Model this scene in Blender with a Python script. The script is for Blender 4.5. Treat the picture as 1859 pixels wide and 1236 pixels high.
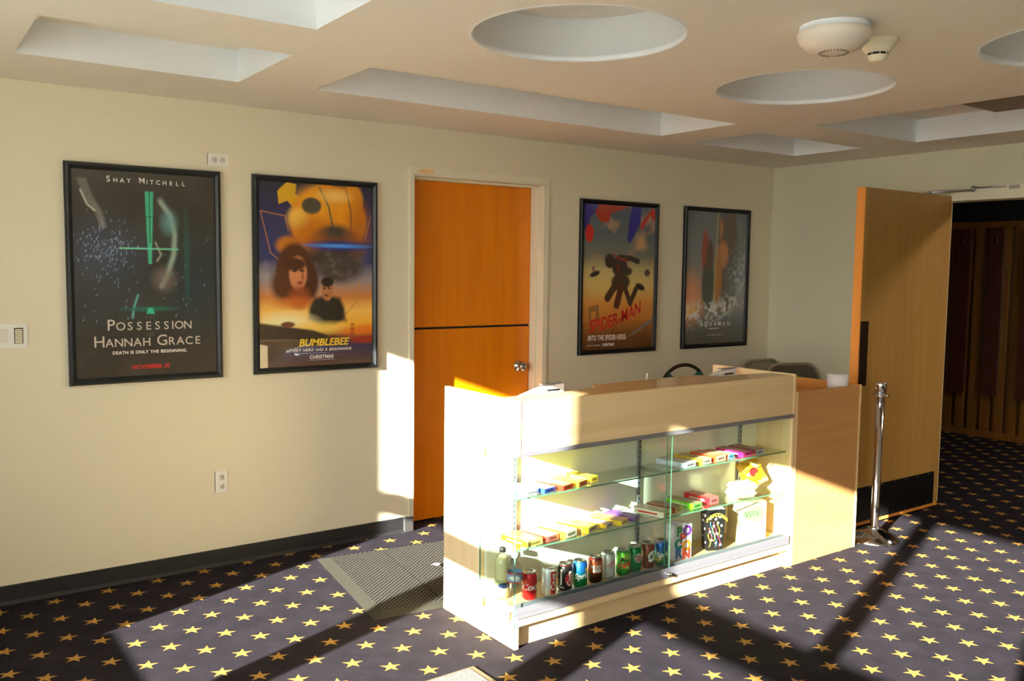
import bpy, bmesh, math, random
import numpy as np
from mathutils import Vector, Matrix
PI = math.pi
for o in list(bpy.data.objects): bpy.data.objects.remove(o)
S = bpy.context.scene
COL = S.collection

# ------------------------------------------------------------------ camera
YAW, PITCH, ROLL, FPX = 0.6184, -0.0817, 0.0123, 1601.0
cam_d = bpy.data.cameras.new('camera'); cam = bpy.data.objects.new('camera', cam_d); COL.objects.link(cam)
cam_d.sensor_width = 36.0; cam_d.lens = FPX / 1859 * 36.0; cam_d.clip_start = 0.05; cam_d.clip_end = 200
_f = Vector((math.sin(YAW)*math.cos(PITCH), math.cos(YAW)*math.cos(PITCH), math.sin(PITCH)))
_r = Vector((math.cos(YAW), -math.sin(YAW), 0)); _u = _r.cross(_f)
r2 = math.cos(ROLL)*_r + math.sin(ROLL)*_u; u2 = -math.sin(ROLL)*_r + math.cos(ROLL)*_u
M = Matrix((r2, u2, -_f)).transposed().to_4x4(); M.translation = Vector((-1.0, -4.6178, 1.5921))
cam.matrix_world = M
S.camera = cam

# ------------------------------------------------------------------ world, sun, exposure
W = bpy.data.worlds.new('sky'); S.world = W; W.use_nodes = True
wn = W.node_tree; wn.nodes.clear()
out = wn.nodes.new('ShaderNodeOutputWorld'); bg = wn.nodes.new('ShaderNodeBackground')
tc = wn.nodes.new('ShaderNodeTexCoord'); sep = wn.nodes.new('ShaderNodeSeparateXYZ'); rmp = wn.nodes.new('ShaderNodeValToRGB')
mp = wn.nodes.new('ShaderNodeMapRange'); mp.inputs[1].default_value = -0.2; mp.inputs[2].default_value = 1.0
wn.links.new(tc.outputs['Generated'], sep.inputs[0]); wn.links.new(sep.outputs[2], mp.inputs[0]); wn.links.new(mp.outputs[0], rmp.inputs[0])
e = rmp.color_ramp.elements; e[0].position = 0.0; e[0].color = (0.55, 0.45, 0.32, 1); e[1].position = 1.0; e[1].color = (0.30, 0.48, 0.85, 1)
e2 = rmp.color_ramp.elements.new(0.18); e2.color = (1.0, 0.94, 0.84, 1); e3 = rmp.color_ramp.elements.new(0.40); e3.color = (0.72, 0.86, 1.0, 1)
# brighter sky around the low sun
dt = wn.nodes.new('ShaderNodeVectorMath'); dt.operation = 'DOT_PRODUCT'; dt.inputs[1].default_value = Vector((-1.0, -0.40, 0.16)).normalized()
wn.links.new(tc.outputs['Generated'], dt.inputs[0])
cl = wn.nodes.new('ShaderNodeMath'); cl.operation = 'MAXIMUM'; cl.inputs[1].default_value = 0.0; wn.links.new(dt.outputs['Value'], cl.inputs[0])
pw = wn.nodes.new('ShaderNodeMath'); pw.operation = 'POWER'; pw.inputs[1].default_value = 8.0; wn.links.new(cl.outputs[0], pw.inputs[0])
gs = wn.nodes.new('ShaderNodeMath'); gs.operation = 'MULTIPLY'; gs.inputs[1].default_value = 4.6; wn.links.new(pw.outputs[0], gs.inputs[0])
gm = wn.nodes.new('ShaderNodeVectorMath'); gm.operation = 'SCALE'; gm.inputs[0].default_value = (1.0, 0.98, 0.93); wn.links.new(gs.outputs[0], gm.inputs['Scale'])
ga = wn.nodes.new('ShaderNodeVectorMath'); ga.operation = 'ADD'; wn.links.new(rmp.outputs[0], ga.inputs[0]); wn.links.new(gm.outputs[0], ga.inputs[1])
wn.links.new(ga.outputs[0], bg.inputs[0]); wn.links.new(bg.outputs[0], out.inputs[0])
bg.inputs[1].default_value = 2.5
SUN = Vector((1.0, 0.365, -0.36)).normalized()
sd = bpy.data.lights.new('sun', 'SUN'); sun = bpy.data.objects.new('sun', sd); COL.objects.link(sun)
sd.energy = 66.0; sd.angle = math.radians(0.6); sd.color = (1.0, 0.95, 0.87)
sun.rotation_euler = SUN.to_track_quat('-Z', 'Y').to_euler(); sun.location = (-6, -6, 5)
vs = S.view_settings; vs.view_transform = 'Standard'; vs.look = 'None'; vs.gamma = 1.0; vs.use_curve_mapping = False
vs.exposure = 0.2
try:
    S.cycles.max_bounces = 12; S.cycles.diffuse_bounces = 6; S.cycles.glossy_bounces = 5; S.cycles.transparent_max_bounces = 24
    S.cycles.sample_clamp_indirect = 6.0; S.cycles.caustics_reflective = False; S.cycles.caustics_refractive = False
except Exception: pass

# ------------------------------------------------------------------ material helpers
def lin(c):
    c = [x/255.0 for x in c]
    return tuple((x/12.92 if x <= 0.04045 else ((x+0.055)/1.055)**2.4) for x in c) + (1.0,)
def newmat(name):
    m = bpy.data.materials.new(name); m.use_nodes = True
    nt = m.node_tree; b = nt.nodes.get('Principled BSDF')
    return m, nt, b
def N(nt, t, **kw):
    n = nt.nodes.new(t)
    for k, v in kw.items(): setattr(n, k, v)
    return n
def mth(nt, op, a, b=None, c=None):
    n = nt.nodes.new('ShaderNodeMath'); n.operation = op
    for i, v in enumerate((a, b, c)):
        if v is None: continue
        if isinstance(v, (int, float)): n.inputs[i].default_value = v
        else: nt.links.new(v, n.inputs[i])
    return n.outputs[0]
def mixc(nt, fac, a, b):
    n = nt.nodes.new('ShaderNodeMix'); n.data_type = 'RGBA'
    for i, v in ((0, fac), (6, a), (7, b)):
        if isinstance(v, (int, float)): n.inputs[i].default_value = v
        elif isinstance(v, tuple): n.inputs[i].default_value = v
        else: nt.links.new(v, n.inputs[i])
    return n.outputs[2]
def plain(name, rgb, rough=0.5, metal=0.0, noise=0.06, scale=30, coat=0.0, bump=0.0, spec=None):
    m, nt, b = newmat(name); c = lin(rgb)
    t = N(nt, 'ShaderNodeTexCoord'); n = N(nt, 'ShaderNodeTexNoise'); n.inputs['Scale'].default_value = scale; n.inputs['Detail'].default_value = 3
    nt.links.new(t.outputs['Object'], n.inputs['Vector'])
    dark = tuple(x*(1-noise) for x in c[:3]) + (1,); lite = tuple(min(1, x*(1+noise)) for x in c[:3]) + (1,)
    nt.links.new(mixc(nt, n.outputs[0], dark, lite), b.inputs['Base Color'])
    b.inputs['Roughness'].default_value = rough; b.inputs['Metallic'].default_value = metal
    if coat: b.inputs['Coat Weight'].default_value = coat; b.inputs['Coat Roughness'].default_value = 0.04
    if spec is not None: b.inputs['Specular IOR Level'].default_value = spec
    if bump:
        bp = N(nt, 'ShaderNodeBump'); bp.inputs['Strength'].default_value = bump; bp.inputs['Distance'].default_value = 0.002
        nt.links.new(n.outputs[0], bp.inputs['Height']); nt.links.new(bp.outputs[0], b.inputs['Normal'])
    return m
def wood(name, c1, c2, axis='X', rough=0.35, strips=0.0, coat=0.0, scale=1.0):
    m, nt, b = newmat(name)
    t = N(nt, 'ShaderNodeTexCoord'); mpn = N(nt, 'ShaderNodeMapping')
    st = {'X': (0.9, 14, 14), 'Z': (14, 14, 0.9), 'Y': (14, 0.9, 14)}[axis]
    mpn.inputs['Scale'].default_value = tuple(s*scale for s in st)
    nt.links.new(t.outputs['Object'], mpn.inputs[0])
    n = N(nt, 'ShaderNodeTexNoise'); n.inputs['Scale'].default_value = 1.6; n.inputs['Detail'].default_value = 6; n.inputs['Roughness'].default_value = 0.6
    n.inputs['Distortion'].default_value = 0.4
    nt.links.new(mpn.outputs[0], n.inputs['Vector'])
    r = N(nt, 'ShaderNodeMapRange'); r.inputs[1].default_value = 0.3; r.inputs[2].default_value = 0.7
    nt.links.new(n.outputs[0], r.inputs[0])
    colr = mixc(nt, r.outputs[0], lin(c1), lin(c2))
    if strips:
        sp = N(nt, 'ShaderNodeSeparateXYZ'); nt.links.new(t.outputs['Object'], sp.inputs[0])
        fl = mth(nt, 'FLOOR', mth(nt, 'DIVIDE', sp.outputs[0], strips))
        wnz = N(nt, 'ShaderNodeTexWhiteNoise', noise_dimensions='1D'); nt.links.new(fl, wnz.inputs['W'])
        k = mth(nt, 'MULTIPLY', wnz.outputs[0], 0.4)
        colr = mixc(nt, k, colr, lin(tuple(int(v*0.75) for v in c1)))
    nt.links.new(colr, b.inputs['Base Color']); b.inputs['Roughness'].default_value = rough
    if coat: b.inputs['Coat Weight'].default_value = coat; b.inputs['Coat Roughness'].default_value = 0.06
    return m
def glassmat(name, tint=(0.93, 0.98, 0.95), ior=1.5):
    m, nt, b = newmat(name); nt.nodes.remove(b)
    o = nt.nodes.get('Material Output'); tr = N(nt, 'ShaderNodeBsdfTransparent'); gl = N(nt, 'ShaderNodeBsdfGlossy'); mx = N(nt, 'ShaderNodeMixShader'); lw = N(nt, 'ShaderNodeLayerWeight')
    tr.inputs[0].default_value = tint + (1,); gl.inputs['Roughness'].default_value = 0.01
    fac = mth(nt, 'ADD', mth(nt, 'MULTIPLY', mth(nt, 'POWER', lw.outputs['Facing'], 5.0), 0.6), 0.035)
    nt.links.new(fac, mx.inputs[0]); nt.links.new(tr.outputs[0], mx.inputs[1]); nt.links.new(gl.outputs[0], mx.inputs[2]); nt.links.new(mx.outputs[0], o.inputs[0])
    return m

m_wall = plain('wall_paint', (222, 213, 187), 0.42, noise=0.02, scale=4)
m_wallr = plain('wall_paint_gloss', (206, 203, 178), 0.28, noise=0.02, scale=4)
m_ceil = plain('ceiling_paint', (232, 227, 218), 0.75, noise=0.02, scale=3)
m_white = plain('coffer_white', (236, 240, 242), 0.6, noise=0.01)
m_trim = plain('trim_paint', (228, 222, 196), 0.4, noise=0.02, scale=6)
m_base = plain('black_vinyl', (28, 28, 29), 0.5, noise=0.1)
m_basec = plain('grey_vinyl', (60, 59, 58), 0.4)
m_black = plain('black_metal', (15, 15, 16), 0.45, noise=0.1, spec=0.25)
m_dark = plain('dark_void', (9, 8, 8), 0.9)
m_bronze = plain('dark_bronze', (46, 34, 24), 0.35, metal=0.5)
m_chrome = plain('chrome', (225, 225, 228), 0.1, metal=1.0, noise=0.02)
m_steel = plain('steel', (170, 168, 165), 0.3, metal=1.0, noise=0.05)
m_alu = plain('grey_aluminium', (150, 150, 158), 0.45, metal=0.6, noise=0.04)
m_plastic = plain('white_plastic', (232, 230, 222), 0.4, noise=0.01)
m_ivory = plain('ivory_plastic', (235, 226, 196), 0.4, noise=0.01)
m_offw = plain('offwhite_plastic', (222, 214, 205), 0.45, noise=0.01)
m_slot = plain('slot_black', (14, 13, 12), 0.6)
m_orange = wood('orange_door_veneer', (208, 114, 2), (222, 128, 6), 'Z', 0.30)
m_maple = wood('maple_laminate', (222, 190, 140), (234, 205, 158), 'X', 0.22, scale=0.8)
m_mapleT = wood('maple_laminate_top', (206, 168, 118), (220, 186, 138), 'X', 0.14, scale=0.8)
m_mapleE = wood('maple_end_laminate', (226, 198, 150), (238, 212, 168), 'Z', 0.3, scale=0.8)
m_tan = wood('tan_laminate', (186, 136, 82), (198, 148, 94), 'X', 0.3)
m_tanin = wood('orange_laminate', (214, 150, 72), (222, 160, 84), 'Y', 0.35)
m_leaf = wood('maple_door_veneer', (176, 132, 66), (190, 146, 80), 'Z', 0.4, strips=0.12)
m_leafe = wood('door_edge_wood', (220, 140, 56), (228, 150, 66), 'Z', 0.45)
m_glass = glassmat('clear_glass'); m_winglass = glassmat('window_glass', (0.95, 0.97, 0.96))
m_glassedge = plain('green_glass_edge', (96, 140, 116), 0.15, noise=0.05)
m_panelw = plain('white_back_panel', (226, 226, 214), 0.16, noise=0.02)
m_teal = plain('teal_fabric', (18, 96, 92), 0.8, bump=0.2)
m_chmetal = plain('brown_metal_frame', (64, 52, 40), 0.35, metal=0.6)
m_fold = plain('beige_metal', (150, 136, 116), 0.4, noise=0.03)
m_foldpad = plain('grey_vinyl_pad', (84, 80, 70), 0.5)
m_conc = plain('concrete', (226, 222, 214), 0.9, scale=2)

# carpet with a lattice of gold stars
def carpet():
    m, nt, b = newmat('star_carpet')
    B = np.array([[0.1124, -0.1124], [0.1218, 0.1248]]); O = (-0.082, -0.8962); I = np.linalg.inv(B)
    g = N(nt, 'ShaderNodeNewGeometry'); sp = N(nt, 'ShaderNodeSeparateXYZ'); nt.links.new(g.outputs['Position'], sp.inputs[0])
    X = mth(nt, 'SUBTRACT', sp.outputs[0], O[0]); Y = mth(nt, 'SUBTRACT', sp.outputs[1], O[1])
    def comb(a, b_, x, y): return mth(nt, 'ADD', mth(nt, 'MULTIPLY', x, float(a)), mth(nt, 'MULTIPLY', y, float(b_)))
    s = comb(I[0, 0], I[1, 0], X, Y); t = comb(I[0, 1], I[1, 1], X, Y)
    fs = mth(nt, 'SUBTRACT', s, mth(nt, 'ROUND', s)); ft = mth(nt, 'SUBTRACT', t, mth(nt, 'ROUND', t))
    dx = comb(B[0, 0], B[1, 0], fs, ft); dy = comb(B[0, 1], B[1, 1], fs, ft)
    r = mth(nt, 'SQRT', mth(nt, 'ADD', mth(nt, 'MULTIPLY', dx, dx), mth(nt, 'MULTIPLY', dy, dy)))
    th = mth(nt, 'SUBTRACT', mth(nt, 'ARCTAN2', dy, dx), math.radians(68.5)); seg = 2*PI/5
    k = mth(nt, 'DIVIDE', th, seg); fr = mth(nt, 'SUBTRACT', k, mth(nt, 'ROUND', k))
    phi = mth(nt, 'MULTIPLY', mth(nt, 'ABSOLUTE', fr), seg)
    R_ = 0.044; ri = 0.0165; Bx, By = ri*math.cos(PI/5), ri*math.sin(PI/5)
    px = mth(nt, 'MULTIPLY', r, mth(nt, 'COSINE', phi)); py = mth(nt, 'MULTIPLY', r, mth(nt, 'SINE', phi))
    val = mth(nt, 'ADD', mth(nt, 'MULTIPLY', px, By), mth(nt, 'MULTIPLY', py, R_-Bx))
    nz = N(nt, 'ShaderNodeTexNoise'); nz.inputs['Scale'].default_value = 300; nz.inputs['Detail'].default_value = 2; nt.links.new(g.outputs['Position'], nz.inputs['Vector'])
    lim = mth(nt, 'ADD', mth(nt, 'MULTIPLY', mth(nt, 'SUBTRACT', nz.outputs[0], 0.5), 0.00018), R_*By)
    star = mth(nt, 'LESS_THAN', val, lim)
    nz2 = N(nt, 'ShaderNodeTexNoise'); nz2.inputs['Scale'].default_value = 9; nt.links.new(g.outputs['Position'], nz2.inputs['Vector'])
    f1 = mth(nt, 'ADD', mth(nt, 'MULTIPLY', nz.outputs[0], 0.75), mth(nt, 'MULTIPLY', nz2.outputs[0], 0.25))
    rr = N(nt, 'ShaderNodeMapRange'); rr.inputs[1].default_value = 0.3; rr.inputs[2].default_value = 0.72; nt.links.new(f1, rr.inputs[0])
    base = mixc(nt, rr.outputs[0], lin((7, 6, 8)), lin((46, 41, 49)))
    side = mth(nt, 'GREATER_THAN', fr, 0.0)
    gold = mixc(nt, mth(nt, 'MULTIPLY', side, 0.5), lin((168, 130, 64)), lin((144, 95, 36)))
    nt.links.new(mixc(nt, star, base, gold), b.inputs['Base Color']); b.inputs['Roughness'].default_value = 0.95
    b.inputs['Specular IOR Level'].default_value = 0.1
    bp = N(nt, 'ShaderNodeBump'); bp.inputs['Strength'].default_value = 0.5; bp.inputs['Distance'].default_value = 0.004
    nt.links.new(nz.outputs[0], bp.inputs['Height']); nt.links.new(bp.outputs[0], b.inputs['Normal'])
    return m
m_carpet = carpet()

# ------------------------------------------------------------------ mesh helpers
class MB:
    def __init__(s): s.bm = bmesh.new()
    def _add(s, verts, faces, mi=0):
        vs_ = [s.bm.verts.new(v) for v in verts]
        for f in faces:
            try:
                fc = s.bm.faces.new([vs_[i] for i in f]); fc.material_index = mi
            except ValueError: pass
        return vs_
    def box(s, x0, x1, y0, y1, z0, z1, bev=0.0, mi=0):
        t = bmesh.new()
        r = bmesh.ops.create_cube(t, size=1.0)
        for v in t.verts: v.co = Vector(((x0+x1)/2+v.co.x*(x1-x0), (y0+y1)/2+v.co.y*(y1-y0), (z0+z1)/2+v.co.z*(z1-z0)))
        if bev: bmesh.ops.bevel(t, geom=t.edges[:], offset=bev, segments=2, affect='EDGES', clamp_overlap=True)
        s.merge(t, mi); return s
    def merge(s, t, mi=0, mat=None):
        t.verts.index_update()
        vs_ = [s.bm.verts.new(mat @ v.co if mat else v.co) for v in t.verts]
        for f in t.faces:
            try:
                nf = s.bm.faces.new([vs_[v.index] for v in f.verts]); nf.material_index = mi; nf.smooth = f.smooth
            except ValueError: pass
        t.free(); return s
    def prism(s, pts, h0, h1, plane='xy', bev=0.0, mi=0):
        def P(a, b, h): return {'xy': (a, b, h), 'xz': (a, h, b), 'yz': (h, a, b)}[plane]
        t = bmesh.new(); n = len(pts)
        A = [t.verts.new(P(a, b, h0)) for a, b in pts]; Bv = [t.verts.new(P(a, b, h1)) for a, b in pts]
        t.faces.new(A[::-1]); t.faces.new(Bv)
        for i in range(n): t.faces.new((A[i], A[(i+1) % n], Bv[(i+1) % n], Bv[i]))
        bmesh.ops.recalc_face_normals(t, faces=t.faces)
        if bev: bmesh.ops.bevel(t, geom=t.edges[:], offset=bev, segments=2, affect='EDGES', clamp_overlap=True)
        s.merge(t, mi); return s
    def lathe(s, prof, seg=32, c=(0, 0, 0), axis='Z', mi=0, mis=None):
        n = len(prof); rings = []
        def P(r, h, a):
            x, y = r*math.cos(a), r*math.sin(a)
            q = {'Z': (x, y, h), 'Y': (x, h, y), 'X': (h, x, y)}[axis]
            return (q[0]+c[0], q[1]+c[1], q[2]+c[2])
        for r, h in prof: rings.append([s.bm.verts.new(P(max(r, 1e-5), h, 2*PI*i/seg)) for i in range(seg)])
        for k in range(n-1):
            for i in range(seg):
                f = s.bm.faces.new((rings[k][i], rings[k][(i+1) % seg], rings[k+1][(i+1) % seg], rings[k+1][i])); f.smooth = True
                f.material_index = mis[k] if mis else mi
        return s
    def cyl(s, r, h0, h1, c=(0, 0, 0), axis='Z', seg=24, mi=0):
        return s.lathe([(0, h0), (r, h0), (r, h1), (0, h1)], seg, c, axis, mi)
    def tube(s, pts, r, seg=10, mi=0, closed=False):
        pts = [Vector(p) for p in pts]; n = len(pts); rings = []; prev = None
        for i, p in enumerate(pts):
            a = pts[(i-1) % n] if (closed or i > 0) else p; b = pts[(i+1) % n] if (closed or i < n-1) else p
            d = (b-a).normalized(); up = prev if prev else (Vector((0, 0, 1)) if abs(d.z) < 0.9 else Vector((1, 0, 0)))
            u = (up - d*up.dot(d)).normalized(); prev = u; w = d.cross(u)
            rings.append([s.bm.verts.new(p + r*(math.cos(2*PI*k/seg)*u + math.sin(2*PI*k/seg)*w)) for k in range(seg)])
        for i in range(n if closed else n-1):
            for k in range(seg):
                f = s.bm.faces.new((rings[i][k], rings[i][(k+1) % seg], rings[(i+1) % n][(k+1) % seg], rings[(i+1) % n][k])); f.smooth = True; f.material_index = mi
        if not closed: s.bm.faces.new(rings[0][::-1]).material_index = mi; s.bm.faces.new(rings[-1]).material_index = mi
        return s
    def obj(s, name, mats, parent=None, loc=None, fix=True):
        if fix: bmesh.ops.recalc_face_normals(s.bm, faces=s.bm.faces[:])
        me = bpy.data.meshes.new(name); s.bm.to_mesh(me); s.bm.free()
        for m in (mats if isinstance(mats, (list, tuple)) else [mats]): me.materials.append(m)
        o = bpy.data.objects.new(name, me); COL.objects.link(o)
        if parent: o.parent = parent
        if loc: o.location = loc
        return o
def struct(o): o['kind'] = 'structure'; return o
def empty(name, loc=(0, 0, 0), rz=0.0):
    o = bpy.data.objects.new(name, None); COL.objects.link(o); o.location = loc; o.rotation_euler = (0, 0, rz); o.empty_display_size = 0.1; return o
def tag(o, label, cat, group=None):
    o['label'] = label; o['category'] = cat
    if group: o['group'] = group
    return o
def bx(name, x0, x1, y0, y1, z0, z1, mat, parent=None, bev=0.0): return MB().box(x0, x1, y0, y1, z0, z1, bev).obj(name, mat, parent)

def text_geo(txt, size, spacing=1.0, bold=0.0, shear=0.0):
    cu = bpy.data.curves.new('t', 'FONT'); cu.body = txt; cu.size = size; cu.align_x = 'CENTER'; cu.align_y = 'CENTER'
    cu.space_character = spacing; cu.offset = bold; cu.shear = shear; cu.resolution_u = 3
    o = bpy.data.objects.new('t', cu); COL.objects.link(o)
    dg = bpy.context.evaluated_depsgraph_get(); dg.update()
    me = bpy.data.meshes.new_from_object(o.evaluated_get(dg))
    V = [tuple(v.co) for v in me.vertices]; F = [tuple(p.vertices) for p in me.polygons]
    bpy.data.objects.remove(o); bpy.data.curves.remove(cu); bpy.data.meshes.remove(me)
    return V, F
def text_on(mb, txt, size, fn, mi=0, **kw):
    V, F = text_geo(txt, size, **kw)
    mb._add([fn(v[0], v[1]) for v in V], F, mi)

# ------------------------------------------------------------------ room shell
X0, X1, YF, H = -2.0, 4.8345, -7.0, 2.4137
fl = MB(); fl._add([(-2.3, -7.2, 0), (7.9, -7.2, 0), (7.9, 1.8, 0), (-2.3, 1.8, 0)], [(0, 1, 2, 3)]); struct(fl.obj('floor', m_carpet, fix=False))
gr = MB(); gr._add([(-40, -40, -0.12), (-2.3, -40, -0.12), (-2.3, 40, -0.12), (-40, 40, -0.12)], [(0, 1, 2, 3)])
gr._add([(-2.3, -40, -0.12), (40, -40, -0.12), (40, -7.2, -0.12), (-2.3, -7.2, -0.12)], [(0, 1, 2, 3)]); struct(gr.obj('outside_ground', m_conc, fix=False))  # unseen outside ground, made pale to bounce sunlight up to the ceiling

# back wall with doorway
D0, D1, DZ = 1.555, 2.53, 2.135
wb = MB(); wb.box(X0-0.15, D0, 0, 0.15, 0, H+0.3); wb.box(D1, X1+0.15, 0, 0.15, 0, H+0.3); wb.box(D0, D1, 0, 0.15, DZ, H+0.3)
struct(wb.obj('wall_back', m_wall))
# right wall with wide doorway
RY0, RY1, RZ = -3.35, -1.38, 2.085
wr = MB(); wr.box(X1, X1+0.15, RY1, 0, 0, H+0.3); wr.box(X1, X1+0.15, YF, RY0, 0, H+0.3); wr.box(X1, X1+0.15, RY0, RY1, RZ, H+0.3)
struct(wr.obj('wall_right', m_wallr))
# left wall window: panes and members placed where the sun stripes come from
TA, TY = 0.36, 0.365
def wz(x, off): return TA*(x - X0 + off)
ZS = wz(-0.34, 0.05); ZT0 = wz(1.725, 0.05); ZT1 = wz(2.14, -0.05); ZTOP = wz(4.40, 0.05)
def wy(w, o): return w + TY*X0 + o
WY1 = wy(-0.50, 0.0); WY0 = -5.3
wl = MB(); wl.box(X0-0.15, X0, WY1, 0, 0, H+0.3); wl.box(X0-0.15, X0, YF, WY0, 0, H+0.3)
wl.box(X0-0.15, X0, WY0, WY1, 0, ZS-0.03); wl.box(X0-0.15, X0, WY0, WY1, ZTOP+0.03, H+0.3)
struct(wl.obj('wall_left', m_wall))
win = struct(empty('window_1', (X0, 0, 0)))
fm = MB(); fm.box(-0.05, 0.05, WY0, WY1, ZT0, ZT1); fm.box(-0.06, 0.05, WY0, WY1, ZS-0.05, ZS); fm.box(-0.06, 0.05, WY0, WY1, ZTOP, ZTOP+0.05)
fm.obj('window_frame', m_bronze, win)
muls = [(-1.475, -1.28), (-2.45, -2.22), (-3.325, -3.20), (-4.16, -3.98)]
for a, b in muls:
    y0, y1 = wy(a, 0.018), wy(b, -0.018)
    bx('mullion', -0.05, 0.05, y0, y1, ZS, ZTOP, m_bronze, win)
bx('pane', -0.008, 0.0, WY0, WY1, ZS, ZTOP, m_winglass, win)
bx('window_sill', -0.12, 0.08, WY0, WY1, ZS-0.085, ZS-0.05, m_trim, win)
# front wall with an unseen window added for fill light, closed above
FZ0, FZ1, FX0, FX1 = 0.4, 2.2, -1.85, -0.1
wf = MB(); wf.box(X0-0.15, FX0, YF-0.15, YF, 0, H+0.3); wf.box(FX1, X1+0.15, YF-0.15, YF, 0, H+0.3)
wf.box(FX0, FX1, YF-0.15, YF, 0, FZ0); wf.box(FX0, FX1, YF-0.15, YF, FZ1, H+0.3); struct(wf.obj('wall_front', m_wall))
win2 = struct(empty('fill_window', (0, YF-0.07, 0)))
for x in (FX0+0.02, -0.95, FX1-0.02): bx('mullion', x-0.04, x+0.04, -0.04, 0.04, FZ0, FZ1, m_bronze, win2)
bx('pane', FX0, FX1, -0.004, 0.004, FZ0, FZ1, m_winglass, win2)

# ceiling with rectangular and round recesses
RECT = [(-0.55, 0.335, -1.235, -0.585), (0.675, 2.925, -1.24, -0.65), (3.28, 4.32, -1.12, -0.58), (3.30, 4.325, -3.3, -1.49), (-1.35, 0.262, -3.0, -1.645), (-1.7, -0.85, -1.235, -0.585)]
CIRC = [(1.035, -2.14, 0.385), (2.40, -2.075, 0.39), (2.53, -3.22, 0.39)]
cb = bmesh.new()
def loop(pts):
    vs_ = [cb.verts.new((x, y, H)) for x, y in pts]
    for i in range(len(vs_)): cb.edges.new((vs_[i], vs_[(i+1) % len(vs_)]))
loop([(X0-0.15, YF-0.15), (X1+0.15, YF-0.15), (X1+0.15, 0.15), (X0-0.15, 0.15)])
for a, b, c, d in RECT: loop([(a, c), (b, c), (b, d), (a, d)])
SEG = 72
for x, y, r in CIRC: loop([(x+r*math.cos(2*PI*i/SEG), y+r*math.sin(2*PI*i/SEG)) for i in range(SEG)])
bmesh.ops.triangle_fill(cb, use_beauty=True, use_dissolve=False, edges=cb.edges[:], normal=(0, 0, -1))
me = bpy.data.meshes.new('ceiling'); cb.to_mesh(me); cb.free(); me.materials.append(m_ceil)
ceil = bpy.data.objects.new('ceiling', me); COL.objects.link(ceil); struct(ceil)
DEP = 0.138
for i, (a, b, c, d) in enumerate(RECT):
    z1 = H + DEP if i != 4 else H+0.5
    q = MB(); q._add([(a, c, H), (b, c, H), (b, d, H), (a, d, H), (a, c, z1), (b, c, z1), (b, d, z1), (a, d, z1)], [(0, 1, 5, 4), (1, 2, 6, 5), (2, 3, 7, 6), (3, 0, 4, 7)], 0)
    q._add([(a-.01, c-.01, z1), (b+.01, c-.01, z1), (b+.01, d+.01, z1), (a-.01, d+.01, z1)], [(0, 1, 2, 3)], 1)
    q.obj('coffer', [m_white, m_ceil], ceil, fix=False)
for x, y, r in CIRC:
    q = MB(); q.lathe([(r+0.004, H+0.001), (r-0.006, H-0.004), (r-0.012, H+0.004), (r-0.008, H+0.022), (r, H+0.024), (r, H+0.165)], SEG, (x, y, 0), mi=0)
    q.lathe([(r, H+0.165), (0, H+0.165)], SEG, (x, y, 0), mi=1)
    q.obj('round_coffer', [m_white, m_ceil], ceil, fix=False)
# roof above so that no sky enters
bx('roof_deck', X0-0.15, X1+0.15, YF-0.15, 0.15, H+0.62, H+0.66, m_conc, ceil)
rs = MB()
for (a, b, c, d) in ((X0-.15, X1+.15, YF-.15, YF-.1), (X0-.15, X1+.15, .1, .15), (X0-.15, X0-.1, YF-.15, .15), (X1+.1, X1+.15, YF-.15, .15)): rs.box(a, b, c, d, H+0.3, H+0.63)
rs.obj('roof_edge', m_conc, ceil)

# baseboards
bb = MB()
def cove(mb, x0, x1): mb.prism([(0, 0), (-0.016, 0.0), (-0.010, 0.008), (-0.004, 0.016), (-0.004, 0.086), (0, 0.09)], x0, x1, plane='yz')
cove(bb, X0, 1.497); struct(bb.obj('baseboard_back', m_base))
b2 = MB(); b2.box(1.497, 1.5545, -0.021, -0.0, 0.0, 0.09, 0.002); struct(b2.obj('baseboard_corner', m_basec))
b3 = MB(); cove(b3, 2.57, X1); struct(b3.obj('baseboard_back_right', m_base))
b4 = MB(); b4.box(X1-0.006, X1, -1.44, -0.02, 0, 0.09); struct(b4.obj('baseboard_right', m_base))

# orange split door in the back wall
d1 = struct(empty('door_1', (0, 0, 0)))
fr = MB()
fr.box(1.528, D0, -0.014, 0.0, 0.0, DZ+0.004, 0.002); fr.box(D1, 2.562, -0.014, 0.0, 0.0, DZ+0.004, 0.002); fr.box(1.528, 2.562, -0.014, 0, DZ, 2.178, 0.002)
fr.box(D0-0.001, D0+0.006, -0.012, 0.15, 0, DZ); fr.box(D1-0.006, D1+0.001, -0.012, 0.15, 0, DZ); fr.box(D0, D1, -0.012, 0.15, DZ-0.006, DZ+0.001)
fr.box(D0+0.006, D0+0.012, 0.055, 0.12, 0, DZ-0.006, 0.002); fr.box(D1-0.020, D1-0.006, 0.055, 0.12, 0, DZ-0.006, 0.002); fr.box(D0, D1, 0.055, 0.12, DZ-0.018, DZ-0.006, 0.002)
fr.obj('door_frame', m_trim, d1)
stn = MB(); stn.lathe([(0, 0), (0.035, 0.0008), (0.05, 0)], 20, (0, 0, 0), 'Y'); so = stn.obj('touch_up_patch', plain('patch_paint', (226, 190, 140), 0.5), d1, (1.64, -0.0152, 2.156)); so.scale = (1.1, 1, 0.32)
up = MB(); up.box(D0+0.012, D1-0.016, 0.122, 0.165, 1.222, DZ-0.012, 0.002); up.obj('upper_leaf', m_orange, d1)
lo = MB(); lo.box(D0+0.012, D1-0.016, 0.122, 0.165, 0.012, 1.208, 0.002); lo.obj('lower_leaf', m_orange, d1)
bx('split_gap', D0+0.012, D1-0.016, 0.135, 0.16, 1.205, 1.225, m_slot, d1)
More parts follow.
